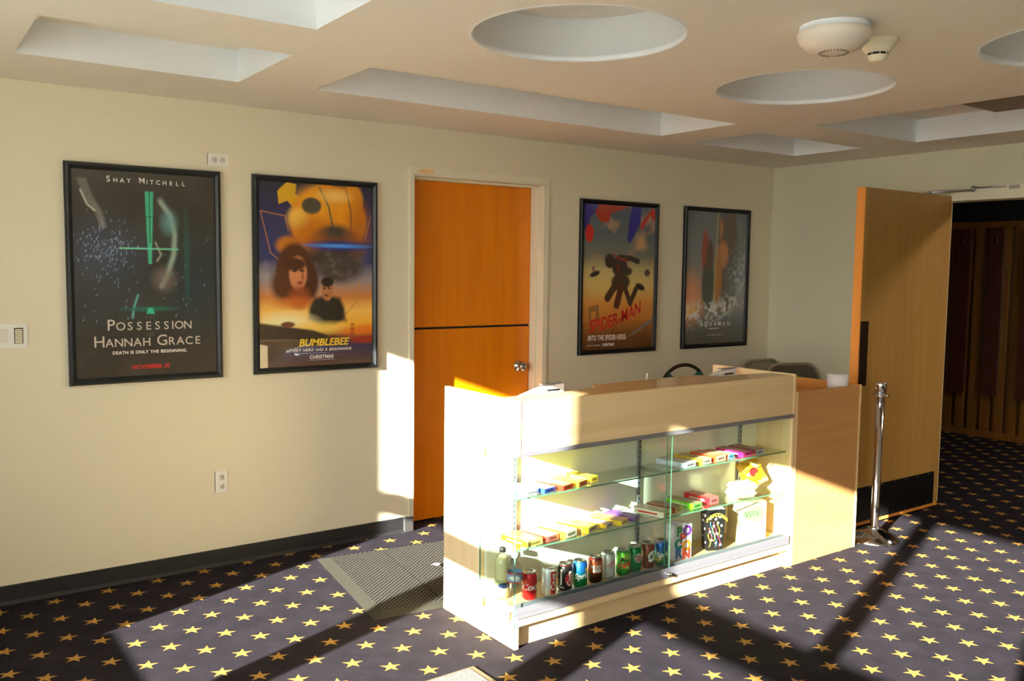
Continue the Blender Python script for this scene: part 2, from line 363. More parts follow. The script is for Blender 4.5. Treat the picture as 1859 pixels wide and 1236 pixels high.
kn = MB(); kn.lathe([(0, 0.0), (0.034, 0.0), (0.034, -0.006), (0.014, -0.010), (0.012, -0.032), (0.024, -0.040), (0.029, -0.052), (0.027, -0.064), (0.016, -0.072), (0, -0.074)], 28, (2.425, 0.122, 0.945), 'Y')
kn.obj('door_knob', m_steel, d1)
bx('closet_back', 1.4, 2.7, 0.3, 0.32, 0, 2.4, m_dark, d1)

# corridor beyond the right doorway
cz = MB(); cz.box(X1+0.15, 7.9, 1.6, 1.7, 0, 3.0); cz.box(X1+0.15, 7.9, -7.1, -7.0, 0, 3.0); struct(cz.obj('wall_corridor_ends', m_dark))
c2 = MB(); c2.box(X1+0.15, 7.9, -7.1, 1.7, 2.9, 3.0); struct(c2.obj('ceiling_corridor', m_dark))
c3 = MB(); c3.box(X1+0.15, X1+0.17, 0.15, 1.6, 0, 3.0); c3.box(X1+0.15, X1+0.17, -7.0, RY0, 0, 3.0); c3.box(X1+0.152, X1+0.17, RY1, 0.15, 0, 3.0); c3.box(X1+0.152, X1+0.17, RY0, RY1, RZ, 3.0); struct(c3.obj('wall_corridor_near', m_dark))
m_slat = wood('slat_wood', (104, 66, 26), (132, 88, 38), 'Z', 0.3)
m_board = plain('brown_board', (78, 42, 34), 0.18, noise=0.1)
cw = empty('wall_corridor', (7.72, 0, 0)); struct(cw)
sl = MB(); sl.box(0.05, 0.1, -7, 1.6, 0, 3.0); sl.box(-0.02, 0.05, -7, 1.6, 0, 0.07); sl.box(-0.02, 0.05, -7, 1.6, 2.04, 2.1)
y = 1.2
while y > -3.6:
    sl.box(-0.012, 0.05, y-0.085, y, 0.07, 2.04, 0.004); y -= 0.125
sl.obj('slat_partition', m_slat, cw)
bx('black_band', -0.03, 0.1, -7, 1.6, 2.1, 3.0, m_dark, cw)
for k in range(9):
    yy = 0.0 - 0.318*k
    mbd = MB(); mbd.box(-0.045, -0.014, yy-0.14, yy, 0.42, 2.03, 0.003); bo = mbd.obj('hanging_panel', m_board, cw)
    bx('hook', -0.052, -0.045, yy-0.075, yy-0.067, 1.88, 1.97, m_steel, bo)

cl_ = bpy.data.lights.new('corridor_fill', 'AREA'); cl_.energy = 60; cl_.size = 0.5; cl_.color = (1.0, 0.85, 0.65)
co_ = bpy.data.objects.new('corridor_fill', cl_); COL.objects.link(co_); co_.location = (6.3, -3.6, 2.88)  # added unseen area light that brightens the corridor's wood wall
# header trim of right doorway, open door leaf with closer arm
tr = MB(); tr.box(X1-0.014, X1, RY0-0.05, RY1-0.08, RZ, RZ+0.072, 0.002); tr.box(X1-0.014, X1, RY1-0.0, RY1+0.045, 0, RZ); tr.box(X1-0.02, X1+0.15, RY0, RY1, RZ-0.012, RZ+0.022, 0.002)
tr.box(X1-0.004, X1+0.15, RY1-0.012, RY1, 0, RZ); struct(tr.obj('trim_2', m_trim))
HX, FXX, LY = 4.824, 3.838, -1.475
d2 = struct(empty('door_2', (HX, LY, 0)))
L = FXX-HX
lf = MB(); lf.box(L, 0, 0.0, 0.058, 0.014, 2.106, 0.001); lf.obj('door_leaf', m_leaf, d2)
le = MB(); le.box(L-0.004, L, 0.0, 0.058, 0.014, 2.106, 0.001); le.obj('edge_strip', m_leafe, d2)
bx('push_plate', L+0.006, L+0.085, -0.004, 0, 0.895, 1.295, m_bronze, d2, 0.001)
kp = MB(); kp.box(L+0.02, -0.055, -0.003, 0, 0.035, 0.255, 0.0008); kp_o = kp.obj('kick_plate', m_black, d2)
sc = MB()
for i in range(7):
    for z in (0.045, 0.245): sc.lathe([(0, -0.0045), (0.003, -0.004), (0.004, -0.003)], 8, (L+0.035+i*(0.83/6.0), 0, z), 'Y')
sc.obj('screw', m_steel, kp_o)
rb = MB(); rb.box(L, 0, -0.0015, 0.0, 0.014, 0.033); rb.obj('bottom_strip', m_leafe, d2)
ca = empty('closer_arm', (0, 0, 0)); ca.parent = d2
c_ = MB(); c_.tube([(-0.26, 0.02, 2.118), (-0.03, -0.15, 2.135)], 0.008); c_.tube([(-0.03, -0.15, 2.15), (0.008, -0.385, 2.146)], 0.006); c_.cyl(0.012, 2.125, 2.162, (-0.03, -0.15, 0)); c_.box(-0.28, -0.24, 0.005, 0.04, 2.106, 2.12)
c_.box(-0.006, 0.008, -0.43, -0.36, 2.128, 2.156, 0.003); c_.obj('closer_bar', m_steel, ca)

# ------------------------------------------------------------------ wall plates
def outlet(name, loc, horizontal, label):
    t = empty(name, loc); w, h = (0.057, 0.035) if not horizontal else (0.057, 0.035)
    mb = MB()
    if horizontal: mb.box(-0.055, 0.055, -0.006, 0, -0.032, 0.032, 0.003)
    else: mb.box(-0.034, 0.034, -0.006, 0, -0.059, 0.059, 0.003)
    mb.obj('cover_plate', m_plastic, t)
    for s in (-1, 1):
        c = (s*0.021, -0.0, 0) if horizontal else (0, 0, s*0.024)
        r_ = MB(); r_.lathe([(0, -0.0085), (0.0155, -0.0085), (0.0165, -0.006)], 24, c, 'Y'); f = r_.obj('receptacle', m_offw, t)
        sl_ = MB()
        if horizontal:
            sl_.box(c[0]+0.001, c[0]+0.006, -0.0092, -0.0086, 0.004, 0.0075); sl_.box(c[0]+0.001, c[0]+0.006, -0.0092, -0.0086, -0.0075, -0.004); sl_.box(c[0]-0.009, c[0]-0.0045, -0.0092, -0.0086, -0.0025, 0.0025)
        else:
            sl_.box(-0.0075, -0.004, -0.0092, -0.0086, c[2]+0.001, c[2]+0.008); sl_.box(0.004, 0.0075, -0.0092, -0.0086, c[2]+0.001, c[2]+0.008); sl_.box(-0.0025, 0.0025, -0.0092, -0.0086, c[2]-0.009, c[2]-0.0045)
        sl_.obj('slots', m_slot, f)
    return tag(t, label, 'outlet')
outlet('power_outlet', (0.419, 0, 2.126), True, 'white power outlet mounted sideways high on wall above the posters')
outlet('power_outlet', (0.411, 0, 0.452), False, 'white upright power outlet low on wall above black baseboard')
sw = empty('light_switch', (-0.565, 0, 1.255)); MB().box(-0.098, 0.098, -0.006, 0, -0.056, 0.056, 0.003).obj('cover_plate', m_plastic, sw)
for i, x in enumerate((-0.062, -0.0, 0.060)):
    if i < 2: bx('rocker', x-0.017, x+0.017, -0.010, -0.005, -0.033, 0.033, m_offw, sw, 0.002)
    else:
        bx('bezel', x-0.0185, x+0.0185, -0.007, -0.005, -0.036, 0.036, m_slot, sw)
        kb = MB()
        for k in range(7): kb.box(x-0.0155, x+0.0155, -0.010, -0.006, -0.033+k*0.0095, -0.0262+k*0.0095, 0.001)
        kb.obj('dimmer_keys', m_ivory, sw)
tag(sw, 'white multi gang light switch plate at left edge beside dark poster', 'light switch')

# ------------------------------------------------------------------ posters
PW, PH_, PB = 0.726, 1.06, 0.032
def grid(nx=210, ny=308):
    a = (np.arange(nx+1)/nx)[None, :].repeat(ny+1, 0); b = (1-np.arange(ny+1)/ny)[:, None].repeat(nx+1, 1)
    return a, b        # a: 0..1 left-right, b: 0 at top ... 1 at bottom
def fbm(a, b, seed, sc=6, octv=4):
    rng = np.random.RandomState(seed); o = np.zeros_like(a); amp = 1.0; tot = 0
    for k in range(octv):
        n = int(sc*2**k)+2; g = rng.rand(int(n*1.5)+3, n+2)
        x = a*(n-1); y = b*(1.5*n-1); i = np.floor(x).astype(int); j = np.floor(y).astype(int); fx, fy = x-i, y-j
        fx = fx*fx*(3-2*fx); fy = fy*fy*(3-2*fy)
        o += amp*((g[j, i]*(1-fx)+g[j, i+1]*fx)*(1-fy)+(g[j+1, i]*(1-fx)+g[j+1, i+1]*fx)*fy); tot += amp; amp *= 0.55
    return o/tot
class Art:
    def __init__(s, seed): s.a, s.b = grid(); s.c = np.zeros(s.a.shape+(3,)); s.seed = seed
    def L(s, rgb): return np.array(lin(rgb)[:3])
    def vgrad(s, stops):
        for ch in range(3): s.c[..., ch] = np.interp(s.b, [t for t, _ in stops], [s.L(c)[ch] for _, c in stops])
    def put(s, m, rgb, op=1.0):
        m = np.clip(m*op, 0, 1)[..., None]; s.c = s.c*(1-m)+s.L(rgb)*m
    def ell(s, cx, cy, rx, ry, rgb, soft=0.15, rot=0.0, op=1.0):
        dx, dy = s.a-cx, (s.b-cy)*1.46; ry *= 1.46; c_, s_ = math.cos(rot), math.sin(rot)
        u, v = (dx*c_+dy*s_)/rx, (-dx*s_+dy*c_)/ry; d = np.sqrt(u*u+v*v)
        s.put(np.clip((1-d)/soft+0.5, 0, 1), rgb, op)
    def poly(s, pts, rgb, op=1.0, soft=0.006):
        inside = np.zeros(s.a.shape, bool); n = len(pts); dmin = np.full(s.a.shape, 9.0)
        for i in range(n):
            x1, y1 = pts[i]; x2, y2 = pts[(i+1) % n]
            if y1 != y2:
                c_ = ((y1 > s.b) != (y2 > s.b)) & (s.a < (x2-x1)*(s.b-y1)/(y2-y1)+x1); inside ^= c_
            L2 = (x2-x1)**2+(y2-y1)**2+1e-9; t = np.clip(((s.a-x1)*(x2-x1)+(s.b-y1)*(y2-y1))/L2, 0, 1)
            dmin = np.minimum(dmin, np.hypot(s.a-x1-t*(x2-x1), s.b-y1-t*(y2-y1)))
        s.put(np.clip(np.where(inside, 0.5+dmin/soft, 0.5-dmin/soft), 0, 1), rgb, op)
    def line(s, pts, w, rgb, op=1.0, soft=0.5):
        dm = np.full(s.a.shape, 9.0)
        for (x1, y1), (x2, y2) in zip(pts[:-1], pts[1:]):
            L2 = (x2-x1)**2+((y2-y1)*1.46)**2+1e-9; t = np.clip(((s.a-x1)*(x2-x1)+(s.b-y1)*(y2-y1)*1.46**2)/L2, 0, 1)
            dm = np.minimum(dm, np.hypot(s.a-x1-t*(x2-x1), (s.b-y1-t*(y2-y1))*1.46))
        s.put(np.clip((1-dm/w)/soft, 0, 1), rgb, op)
def poster(name, x, z, art, mats_txt, texts, label, frame_mat):
    t = empty(name, (x, 0, z))
    f = MB()
    w, h, b = PW, PH_, PB
    pr = [(0.0, 0.0), (0.0, -0.018), (0.006, -0.028), (0.016, -0.030), (b-0.004, -0.020), (b, -0.014), (b, 0.0)]
    def ring(k, dd):  # k inset, dd depth
        return [(k, dd, k), (w-k, dd, k), (w-k, dd, h-k), (k, dd, h-k)]
    vs_ = [ring(k, dd) for k, dd in pr]
    for i in range(len(vs_)-1):
        for j in range(4):
            f._add([vs_[i][j], vs_[i][(j+1) % 4], vs_[i+1][(j+1) % 4], vs_[i+1][j]], [(0, 1, 2, 3)])
    f.obj('frame', frame_mat, t)
    iw, ih = w-2*b+0.004, h-2*b+0.004; ix, iz = b-0.002, b-0.002
    ny, nx = art.a.shape
    me = bpy.data.meshes.new('print'); Vx = ix+art.a*iw; Vz = iz+(1-art.b)*ih
    co = np.stack([Vx, np.full_like(Vx, -0.012), Vz], -1).reshape(-1, 3)
    idx = np.arange(ny*nx).reshape(ny, nx)
    q = np.stack([idx[:-1, :-1], idx[:-1, 1:], idx[1:, 1:], idx[1:, :-1]], -1).reshape(-1, 4)
    me.from_pydata(co.tolist(), [], q.tolist())
    ca_ = me.color_attributes.new('ink', 'FLOAT_COLOR', 'POINT')
    ca_.data.foreach_set('color', np.concatenate([np.clip(art.c.reshape(-1, 3), 0, 1), np.ones((ny*nx, 1))], 1).ravel().astype(np.float32))
    me.materials.append(m_print); o = bpy.data.objects.new('print', me); COL.objects.link(o); o.parent = t
    lines = []
    for (m, lst) in zip(mats_txt, texts):
        cur = []
        for e_ in lst:
            single = len(e_[0]) == 1
            if cur and not (single and len(cur[-1][0]) == 1 and abs(cur[-1][2]-e_[2]) < 0.03): lines.append((m, cur)); cur = []
            cur.append(e_)
        if cur: lines.append((m, cur))
    for (m, lst) in lines:
        mb = MB()
        for (txt, cx, cy, size, kw) in lst:
            arc = kw.pop('arc', None); sx = kw.pop('sx', 1.0)
            def fn(u, v, cx=cx, cy=cy, arc=arc, sx=sx):
                u = u*sx
                X = ix+cx*iw+u; Z = iz+(1-cy)*ih+v
                if arc: Z += arc[0]*u + arc[1]*u*u
                return (X, -0.0128, Z)
            text_on(mb, txt, size, fn, **kw)
        mb.obj('lettering', m, o)
    return tag(t, label, 'poster')
def printmat():
    m, nt, b = newmat('poster_print'); a = N(nt, 'ShaderNodeAttribute'); a.attribute_name = 'ink'
    nt.links.new(a.outputs['Color'], b.inputs['Base Color']); b.inputs['Roughness'].default_value = 0.4; b.inputs['Specular IOR Level'].default_value = 0.3
    b.inputs['Coat Weight'].default_value = 1.0; b.inputs['Coat Roughness'].default_value = 0.03
    return m
m_print = printmat()
def ink(name, rgb): return plain(name, rgb, 0.4, noise=0.02)
i_white = ink('ink_white', (236, 232, 226)); i_grey = ink('ink_grey', (190, 178, 168)); i_red = ink('ink_red', (190, 30, 22)); i_dim = ink('ink_dim', (92, 84, 74)); i_yel = ink('ink_yellow', (240, 200, 50)); i_crim = ink('ink_crimson', (186, 34, 34))
m_frame1 = plain('satin_black_frame', (26, 30, 31), 0.4, noise=0.05, spec=0.35)
def sc_line(words, cx, cy, big, small, gap, adv, advb):
    """small capitals: list of (char, x, y, size)"""
    out_ = []; x = 0
    for w in words:
        for i, ch in enumerate(w):
            s_ = big if i == 0 else small; a_ = (advb if i == 0 else adv)*(0.45 if ch in 'I' else 1.0)
            out_.append((ch, x+a_/2, s_)); x += a_
        x += gap
    tot = x-gap; iw = PW-2*PB
    return [(ch, cx+(px-tot/2)/iw, cy-(0 if s_ == small else (big-small)*0.32/(PH_-2*PB)), s_, {'bold': 0.0004}) for ch, px, s_ in out_]

# poster 1 : dark teal
A = Art(1); n = fbm(A.a, A.b, 3, 5)
A.vgrad([(0, (56, 50, 42)), (0.35, (46, 45, 41)), (0.6, (40, 41, 40)), (1, (52, 44, 36))]); A.put((n-0.45)*1.6, (78, 76, 68), 0.45)
A.ell(0.20, 0.40, 0.24, 0.13, (62, 72, 92), 1.4, op=0.6); A.ell(0.85, 0.55, 0.16, 0.2, (30, 52, 58), 1.4, op=0.6); A.ell(0.3, 0.62, 0.3, 0.12, (52, 56, 56), 1.4, op=0.6)
rs_ = np.random.RandomState(11)
for k in range(230):
    x_, y_ = (rs_.normal(0.22, 0.09), rs_.normal(0.37, 0.065)) if k < 170 else (rs_.uniform(0.04, 0.96), rs_.uniform(0.3, 0.75))
    b_ = rs_.uniform(0.25, 0.95); A.line([(x_, y_), (x_-0.004*rs_.rand(), y_+0.012*rs_.rand())], 0.0045, (150, 172, 214), b_, 1.0)  # bluish marks paint a sparkling reflection into the print
for q_ in range(6): A.line([(0.045+0.01*q_, 0.05), (0.085+0.01*q_, 0.13), (0.155+0.008*q_, 0.20), (0.19+0.006*q_, 0.27)], 0.016, (150, 150, 142), 0.22, 1.0)
A.line([(0.06, 0.10), (0.10, 0.165), (0.15, 0.195)], 0.010, (210, 208, 196), 0.8, 1.0)
# soft pale crescent of light
for q_ in range(7): A.line([(0.60, 0.13+0.002*q_), (0.665, 0.20), (0.70, 0.30), (0.69, 0.40), (0.64, 0.50), (0.60, 0.555)], 0.035-0.003*q_, (112+9*q_, 142+6*q_, 134+4*q_), 0.28, 1.0)
A.ell(0.66, 0.24, 0.05, 0.05, (100, 148, 150), 1.3, op=0.7); A.ell(0.62, 0.52, 0.07, 0.05, (120, 104, 96), 1.3, op=0.7); A.line([(0.56, 0.34), (0.60, 0.40), (0.57, 0.43)], 0.012, (170, 170, 150), 0.7, 1.0)
A.poly([(0.492, 0.092), (0.552, 0.092), (0.532, 0.445), (0.508, 0.445)], (62, 168, 132)); A.line([(0.522, 0.095), (0.522, 0.34)], 0.004, (24, 70, 56)); A.line([(0.498, 0.215), (0.545, 0.215)], 0.004, (20, 70, 54))
A.line([(0.31, 0.371), (0.72, 0.371)], 0.008, (110, 206, 170), 0.9, 0.7); A.ell(0.785, 0.40, 0.016, 0.2, (24, 92, 82), 1.3, op=0.6)
A.line([(0.43, 0.60), (0.40, 0.66), (0.39, 0.71)], 0.012, (100, 186, 180), 0.8, 1.0); A.ell(0.51, 0.668, 0.17, 0.010, (24, 104, 88), 1.0, op=0.9); A.poly([(0.50, 0.662), (0.53, 0.662), (0.548, 0.692), (0.487, 0.692)], (46, 190, 144), 0.9)
T_w = sc_line(['SHAY', 'MITCHELL'], 0.505, 0.046, 0.040, 0.029, 0.028, 0.0300, 0.034)
T_t = sc_line(['POSSESSION'], 0.51, 0.753, 0.076, 0.057, 0.02, 0.0425, 0.046) + sc_line(['HANNAH', 'GRACE'], 0.505, 0.833, 0.076, 0.057, 0.028, 0.0425, 0.048)
T_g = [('DEATH IS ONLY THE BEGINNING.', 0.51, 0.881, 0.021, {'spacing': 1.12, 'bold': 0.0005})]
T_d = [('THE', 0.51, 0.711, 0.022, {'spacing': 1.3}), ('OF', 0.51, 0.795, 0.026, {})]
T_r = [('NOVEMBER 30', 0.51, 0.955, 0.028, {'spacing': 1.0, 'bold': 0.001})]
poster('movie_poster', -0.301, 1.007, A, [i_white, i_grey, i_dim, i_red], [T_w+T_g, T_t, T_d, T_r], 'framed dark teal poster with glowing vertical light, leftmost on back wall', m_frame1)

# poster 2 : orange and navy
A = Art(2); n = fbm(A.a, A.b, 5, 4); n2 = fbm(A.a, A.b, 6, 9)
A.vgrad([(0, (44, 42, 56)), (0.15, (46, 44, 84)), (0.42, (56, 60, 104)), (0.52, (150, 138, 140)), (0.62, (206, 130, 60)), (0.70, (252, 200, 96)), (0.78, (250, 176, 40)), (0.84, (110, 66, 44)), (0.88, (44, 44, 92)), (1.0, (92, 66, 48))])
A.put((n-0.5)*2.2*np.clip(1-abs(A.b-0.5)*6, 0, 1), (206, 204, 206), 0.8); A.put((n-0.55)*2*(A.b < 0.4), (24, 26, 40), 0.8)
A.poly([(0.16, 0.05), (0.24, 0.0), (0.32, 0.01), (0.31, 0.06), (0.46, 0.14), (0.40, 0.19), (0.24, 0.10), (0.17, 0.12)], (214, 164, 36)); A.ell(0.82, 0.08, 0.09, 0.09, (214, 140, 26), 0.3)
A.ell(0.60, 0.20, 0.34, 0.20, (214, 132, 22), 0.10); A.ell(0.50, 0.10, 0.17, 0.08, (236, 166, 40), 0.9, op=0.8); A.ell(0.76, 0.15, 0.10, 0.13, (238, 156, 28), 0.9, op=0.8); A.ell(0.33, 0.19, 0.08, 0.05, (248, 200, 90), 0.9, op=0.8)
A.ell(0.45, 0.12, 0.085, 0.045, (78, 72, 52), 0.2); A.line([(0.52, 0.02), (0.60, 0.12), (0.66, 0.30)], 0.010, (108, 92, 70)); A.line([(0.76, 0.03), (0.80, 0.14), (0.80, 0.30)], 0.010, (120, 84, 50))
A.ell(0.66, 0.36, 0.26, 0.14, (66, 54, 46), 0.25); A.ell(0.70, 0.46, 0.20, 0.08, (74, 62, 58), 0.5); A.put((n2-0.5)*3*np.exp(-(((A.a-0.68)/0.2)**2+((A.b-0.42)/0.1)**2)), (150, 140, 136), 0.8)
A.ell(0.25, 0.34, 0.10, 0.05, (196, 120, 30), 0.5)
A.ell(0.60, 0.32, 0.34, 0.035, (150, 80, 24), 0.9, op=0.5); A.ell(0.86, 0.22, 0.10, 0.12, (170, 92, 20), 1.2, op=0.7); A.ell(0.42, 0.27, 0.12, 0.08, (186, 104, 16), 1.2, op=0.7); A.ell(0.66, 0.06, 0.12, 0.03, (250, 206, 110), 1.2, op=0.8)
A.ell(0.70, 0.335, 0.27, 0.026, (22, 44, 122), 0.9, op=0.95); A.ell(0.70, 0.335, 0.24, 0.010, (80, 150, 240), 1.2, op=0.95)
A.line([(0.02, 0.16), (0.22, 0.18), (0.25, 0.26)], 0.005, (186, 120, 70)); A.line([(0.02, 0.16), (0.10, 0.38), (0.18, 0.42)], 0.005, (186, 120, 70)); A.line([(0.98, 0.17), (0.93, 0.30)], 0.005, (186, 120, 70)); A.line([(0.88, 0.52), (0.86, 0.64), (0.66, 0.78)], 0.005, (196, 130, 60))
# generic woman with brown hair, man in dark jacket
A.ell(0.30, 0.48, 0.16, 0.155, (84, 46, 26), 0.2); A.ell(0.22, 0.55, 0.12, 0.09, (88, 48, 26), 0.5); A.ell(0.42, 0.53, 0.09, 0.11, (78, 40, 24), 0.4); A.ell(0.33, 0.49, 0.075, 0.092, (206, 132, 88), 0.25); A.ell(0.30, 0.44, 0.10, 0.035, (76, 40, 24), 0.4)
A.ell(0.30, 0.475, 0.022, 0.008, (70, 40, 28), 0.6); A.ell(0.365, 0.475, 0.022, 0.008, (70, 40, 28), 0.6); A.ell(0.345, 0.54, 0.028, 0.009, (150, 66, 50), 0.5); A.ell(0.37, 0.505, 0.012, 0.025, (166, 92, 58), 0.8); A.ell(0.34, 0.62, 0.09, 0.06, (150, 72, 34), 0.7); A.ell(0.30, 0.65, 0.16, 0.03, (210, 110, 30), 1.0, op=0.7)
A.ell(0.58, 0.70, 0.16, 0.085, (48, 42, 34), 0.25); A.poly([(0.47, 0.62), (0.70, 0.62), (0.76, 0.76), (0.42, 0.74)], (48, 42, 34), 0.9, 0.03); A.ell(0.585, 0.575, 0.055, 0.065, (178, 116, 70), 0.2); A.ell(0.585, 0.535, 0.058, 0.028, (46, 30, 20), 0.3); A.ell(0.56, 0.57, 0.012, 0.006, (60, 36, 26), 0.6); A.ell(0.60, 0.57, 0.012, 0.006, (60, 36, 26), 0.6); A.ell(0.575, 0.61, 0.02, 0.006, (110, 60, 44), 0.6)
A.ell(0.22, 0.76, 0.22, 0.05, (255, 240, 180), 1.1); A.ell(0.5, 0.79, 0.3, 0.03, (255, 214, 100), 1.0, op=0.8); A.ell(0.9, 0.81, 0.2, 0.03, (240, 120, 30), 1.0, op=0.8)
A.poly([(0, 0.755), (0.2, 0.775), (0.45, 0.80), (0.58, 0.83), (0.62, 0.88), (0.3, 0.90), (0, 0.99)], (66, 50, 36), 1.0, 0.012); A.ell(0.24, 0.768, 0.06, 0.016, (110, 60, 30), 0.4)
A.line([(0.8, 0.77), (0.8, 0.89)], 0.005, (150, 50, 20)); A.line([(0.82, 0.77), (0.82, 0.89)], 0.005, (150, 50, 20)); [A.line([(0.8, z_), (0.82, z_)], 0.005, (150, 50, 20)) for z_ in (0.775, 0.80, 0.825, 0.85)]
A.line([(0.6, 0.855), (0.8, 0.85), (1, 0.86)], 0.005, (170, 70, 30)); A.ell(0.95, 0.865, 0.15, 0.02, (160, 50, 26), 0.6)
T_y = [('BUMBLEBEE', 0.55, 0.872, 0.056, {'bold': 0.0014, 'shear': 0.25, 'sx': 1.02})]
T_w = [('EVERY HERO HAS A BEGINNING', 0.52, 0.912, 0.021, {'spacing': 1.25, 'shear': 0.3, 'bold': 0.0006}), ('CHRISTMAS', 0.53, 0.952, 0.027, {'bold': 0.0008, 'shear': 0.1}), ('_______________', 0.53, 0.960, 0.02, {})]
poster('movie_poster', 0.591, 1.009, A, [i_yel, i_white], [T_y, T_w], 'framed orange and navy poster with two portraits and bridge, left of orange door', m_frame1)

# poster 3 : gold and teal sky
A = Art(3); n = fbm(A.a, A.b, 15, 4); n2 = fbm(A.a, A.b, 16, 8)
A.vgrad([(0, (82, 96, 108)), (0.2, (92, 104, 108)), (0.36, (120, 122, 108)), (0.45, (196, 178, 118)), (0.56, (214, 186, 110)), (0.68, (210, 144, 70)), (0.80, (176, 112, 50)), (0.9, (120, 74, 38)), (1, (92, 58, 34))])
A.put((n-0.5)*3*(A.b < 0.42), (206, 160, 110), 0.8)
A.poly([(0.0, 0.0), (0.26, 0.0), (0.08, 0.10), (0.07, 0.2), (0.0, 0.17)], (58, 50, 130)); A.ell(0.08, 0.20, 0.055, 0.06, (196, 44, 34), 0.2); A.poly([(0.2, 0.0), (0.62, 0.0), (0.52, 0.03), (0.36, 0.06), (0.34, 0.12), (0.22, 0.12), (0.15, 0.06)], (164, 54, 38)); A.poly([(0.66, 0.0), (0.8, 0.0), (0.78, 0.12), (0.64, 0.26), (0.60, 0.24), (0.62, 0.12)], (50, 48, 140)); A.poly([(0.78, 0.13), (0.96, 0.0), (1.0, 0.03), (1.0, 0.10), (0.92, 0.06), (0.8, 0.17)], (186, 52, 44))
for k in range(26):
    xx = 0.02+0.038*k; hh = 0.06+0.14*((k*37) % 11)/11; A.line([(xx, 0.80), (xx, 0.80-hh)], 0.012, (222, 140, 62), 0.5, 0.8)
# generic dark tumbling shape
A.ell(0.36, 0.385, 0.065, 0.050, (56, 48, 46), 0.2); A.ell(0.50, 0.42, 0.11, 0.075, (60, 52, 46), 0.25, rot=0.4); A.line([(0.50, 0.36), (0.66, 0.365), (0.76, 0.385)], 0.034, (54, 50, 46), 1.0, 0.3); A.ell(0.60, 0.455, 0.08, 0.03, (62, 54, 46), 0.3)
A.line([(0.42, 0.345), (0.52, 0.37), (0.60, 0.38)], 0.018, (150, 52, 44), 0.8, 0.6); A.line([(0.47, 0.42), (0.50, 0.48)], 0.022, (140, 40, 34), 0.8, 0.8)
A.ell(0.52, 0.53, 0.13, 0.06, (70, 56, 44), 0.25); A.line([(0.45, 0.55), (0.34, 0.64)], 0.05, (72, 50, 38), 1.0, 0.3); A.line([(0.53, 0.56), (0.47, 0.69)], 0.05, (84, 46, 36), 1.0, 0.3); A.line([(0.58, 0.57), (0.66, 0.68), (0.74, 0.58)], 0.036, (66, 46, 38), 1.0, 0.3); A.ell(0.80, 0.565, 0.07, 0.022, (58, 46, 42), 0.3, rot=0.35)
A.ell(0.16, 0.475, 0.07, 0.018, (56, 50, 54), 0.4, rot=-0.3); A.ell(0.14, 0.44, 0.02, 0.02, (150, 96, 110), 0.5); A.ell(0.90, 0.465, 0.04, 0.025, (90, 70, 84), 0.5)
A.poly([(0.08, 0.70), (0.22, 0.685), (0.23, 0.79), (0.19, 0.79), (0.18, 0.73), (0.12, 0.74), (0.12, 0.80), (0.09, 0.80)], (130, 96, 56), 0.8); A.ell(0.85, 0.85, 0.22, 0.012, (120, 116, 110), 0.6, rot=-0.45)
A.put((n2-0.5)*1.5*(A.b > 0.8), (60, 46, 40), 0.7)
T_r = [('SPIDER-MAN', 0.46, 0.795, 0.122, {'bold': 0.0030, 'arc': (0.27, 0.35), 'sx': 0.70})]
T_w = [('INTO THE SPIDER-VERSE', 0.345, 0.918, 0.050, {'bold': 0.0010, 'sx': 0.60, 'spacing': 1.08}), ('CHRISTMAS', 0.36, 0.967, 0.027, {'bold': 0.0008, 'sx': 0.8}), ('ONLY IN THEATERS', 0.16, 0.968, 0.013, {})]
poster('movie_poster', 2.829, 1.006, A, [i_crim, i_white], [T_r, T_w], 'framed golden sky poster with red arched lettering, right of orange door', m_black)

# poster 4 : grey blue sea
A = Art(4); n = fbm(A.a, A.b, 25, 5); n2 = fbm(A.a, A.b, 26, 22, 3)
A.vgrad([(0, (98, 102, 108)), (0.3, (118, 122, 124)), (0.5, (140, 130, 118)), (0.7, (150, 136, 116)), (0.8, (96, 104, 104)), (0.86, (86, 88, 86)), (1, (72, 68, 58))])
A.ell(0.05, 0.66, 0.22, 0.16, (226, 150, 96), 1.1, op=0.9); A.ell(0.02, 0.74, 0.14, 0.05, (240, 196, 120), 1.0, op=0.8)
A.poly([(0.54, 0.0), (0.8, 0.0), (0.88, 0.3), (0.84, 0.6), (0.7, 0.76), (0.5, 0.74)], (86, 74, 60), 0.9, 0.05)
A.ell(0.30, 0.30, 0.055, 0.16, (150, 66, 46), 0.5); A.ell(0.36, 0.55, 0.10, 0.20, (54, 66, 58), 0.35); A.ell(0.38, 0.33, 0.06, 0.12, (84, 58, 50), 0.5)
A.ell(0.60, 0.32, 0.09, 0.10, (186, 124, 66), 0.5); A.ell(0.53, 0.50, 0.06, 0.20, (170, 112, 56), 0.5); A.ell(0.56, 0.13, 0.03, 0.08, (166, 112, 70), 0.7)
A.line([(0.50, 0.0), (0.47, 0.72)], 0.009, (206, 172, 60))
A.put(np.clip((n2-0.42)*6, 0, 1)*np.exp(-((A.b-0.74-0.25*np.clip(0.5-A.a, 0, 1)*0.3+0.35*np.clip(A.a-0.6, 0, 1))/0.075)**2), (226, 228, 222), 0.85)
A.ell(0.95, 0.55, 0.2, 0.22, (120, 140, 150), 1.2, op=0.6); A.put(np.clip((n2-0.5)*6, 0, 1)*np.exp(-(((A.a-0.9)/0.16)**2+((A.b-0.5)/0.2)**2)), (190, 204, 210), 0.6)
T_w = [('AQUAMAN', 0.50, 0.852, 0.046, {'spacing': 1.75, 'bold': 0.0003}), ('HOME IS CALLING', 0.48, 0.885, 0.014, {'bold': 0.0003}), ('IN THEATERS DECEMBER 21', 0.5, 0.935, 0.012, {'spacing': 1.3})]
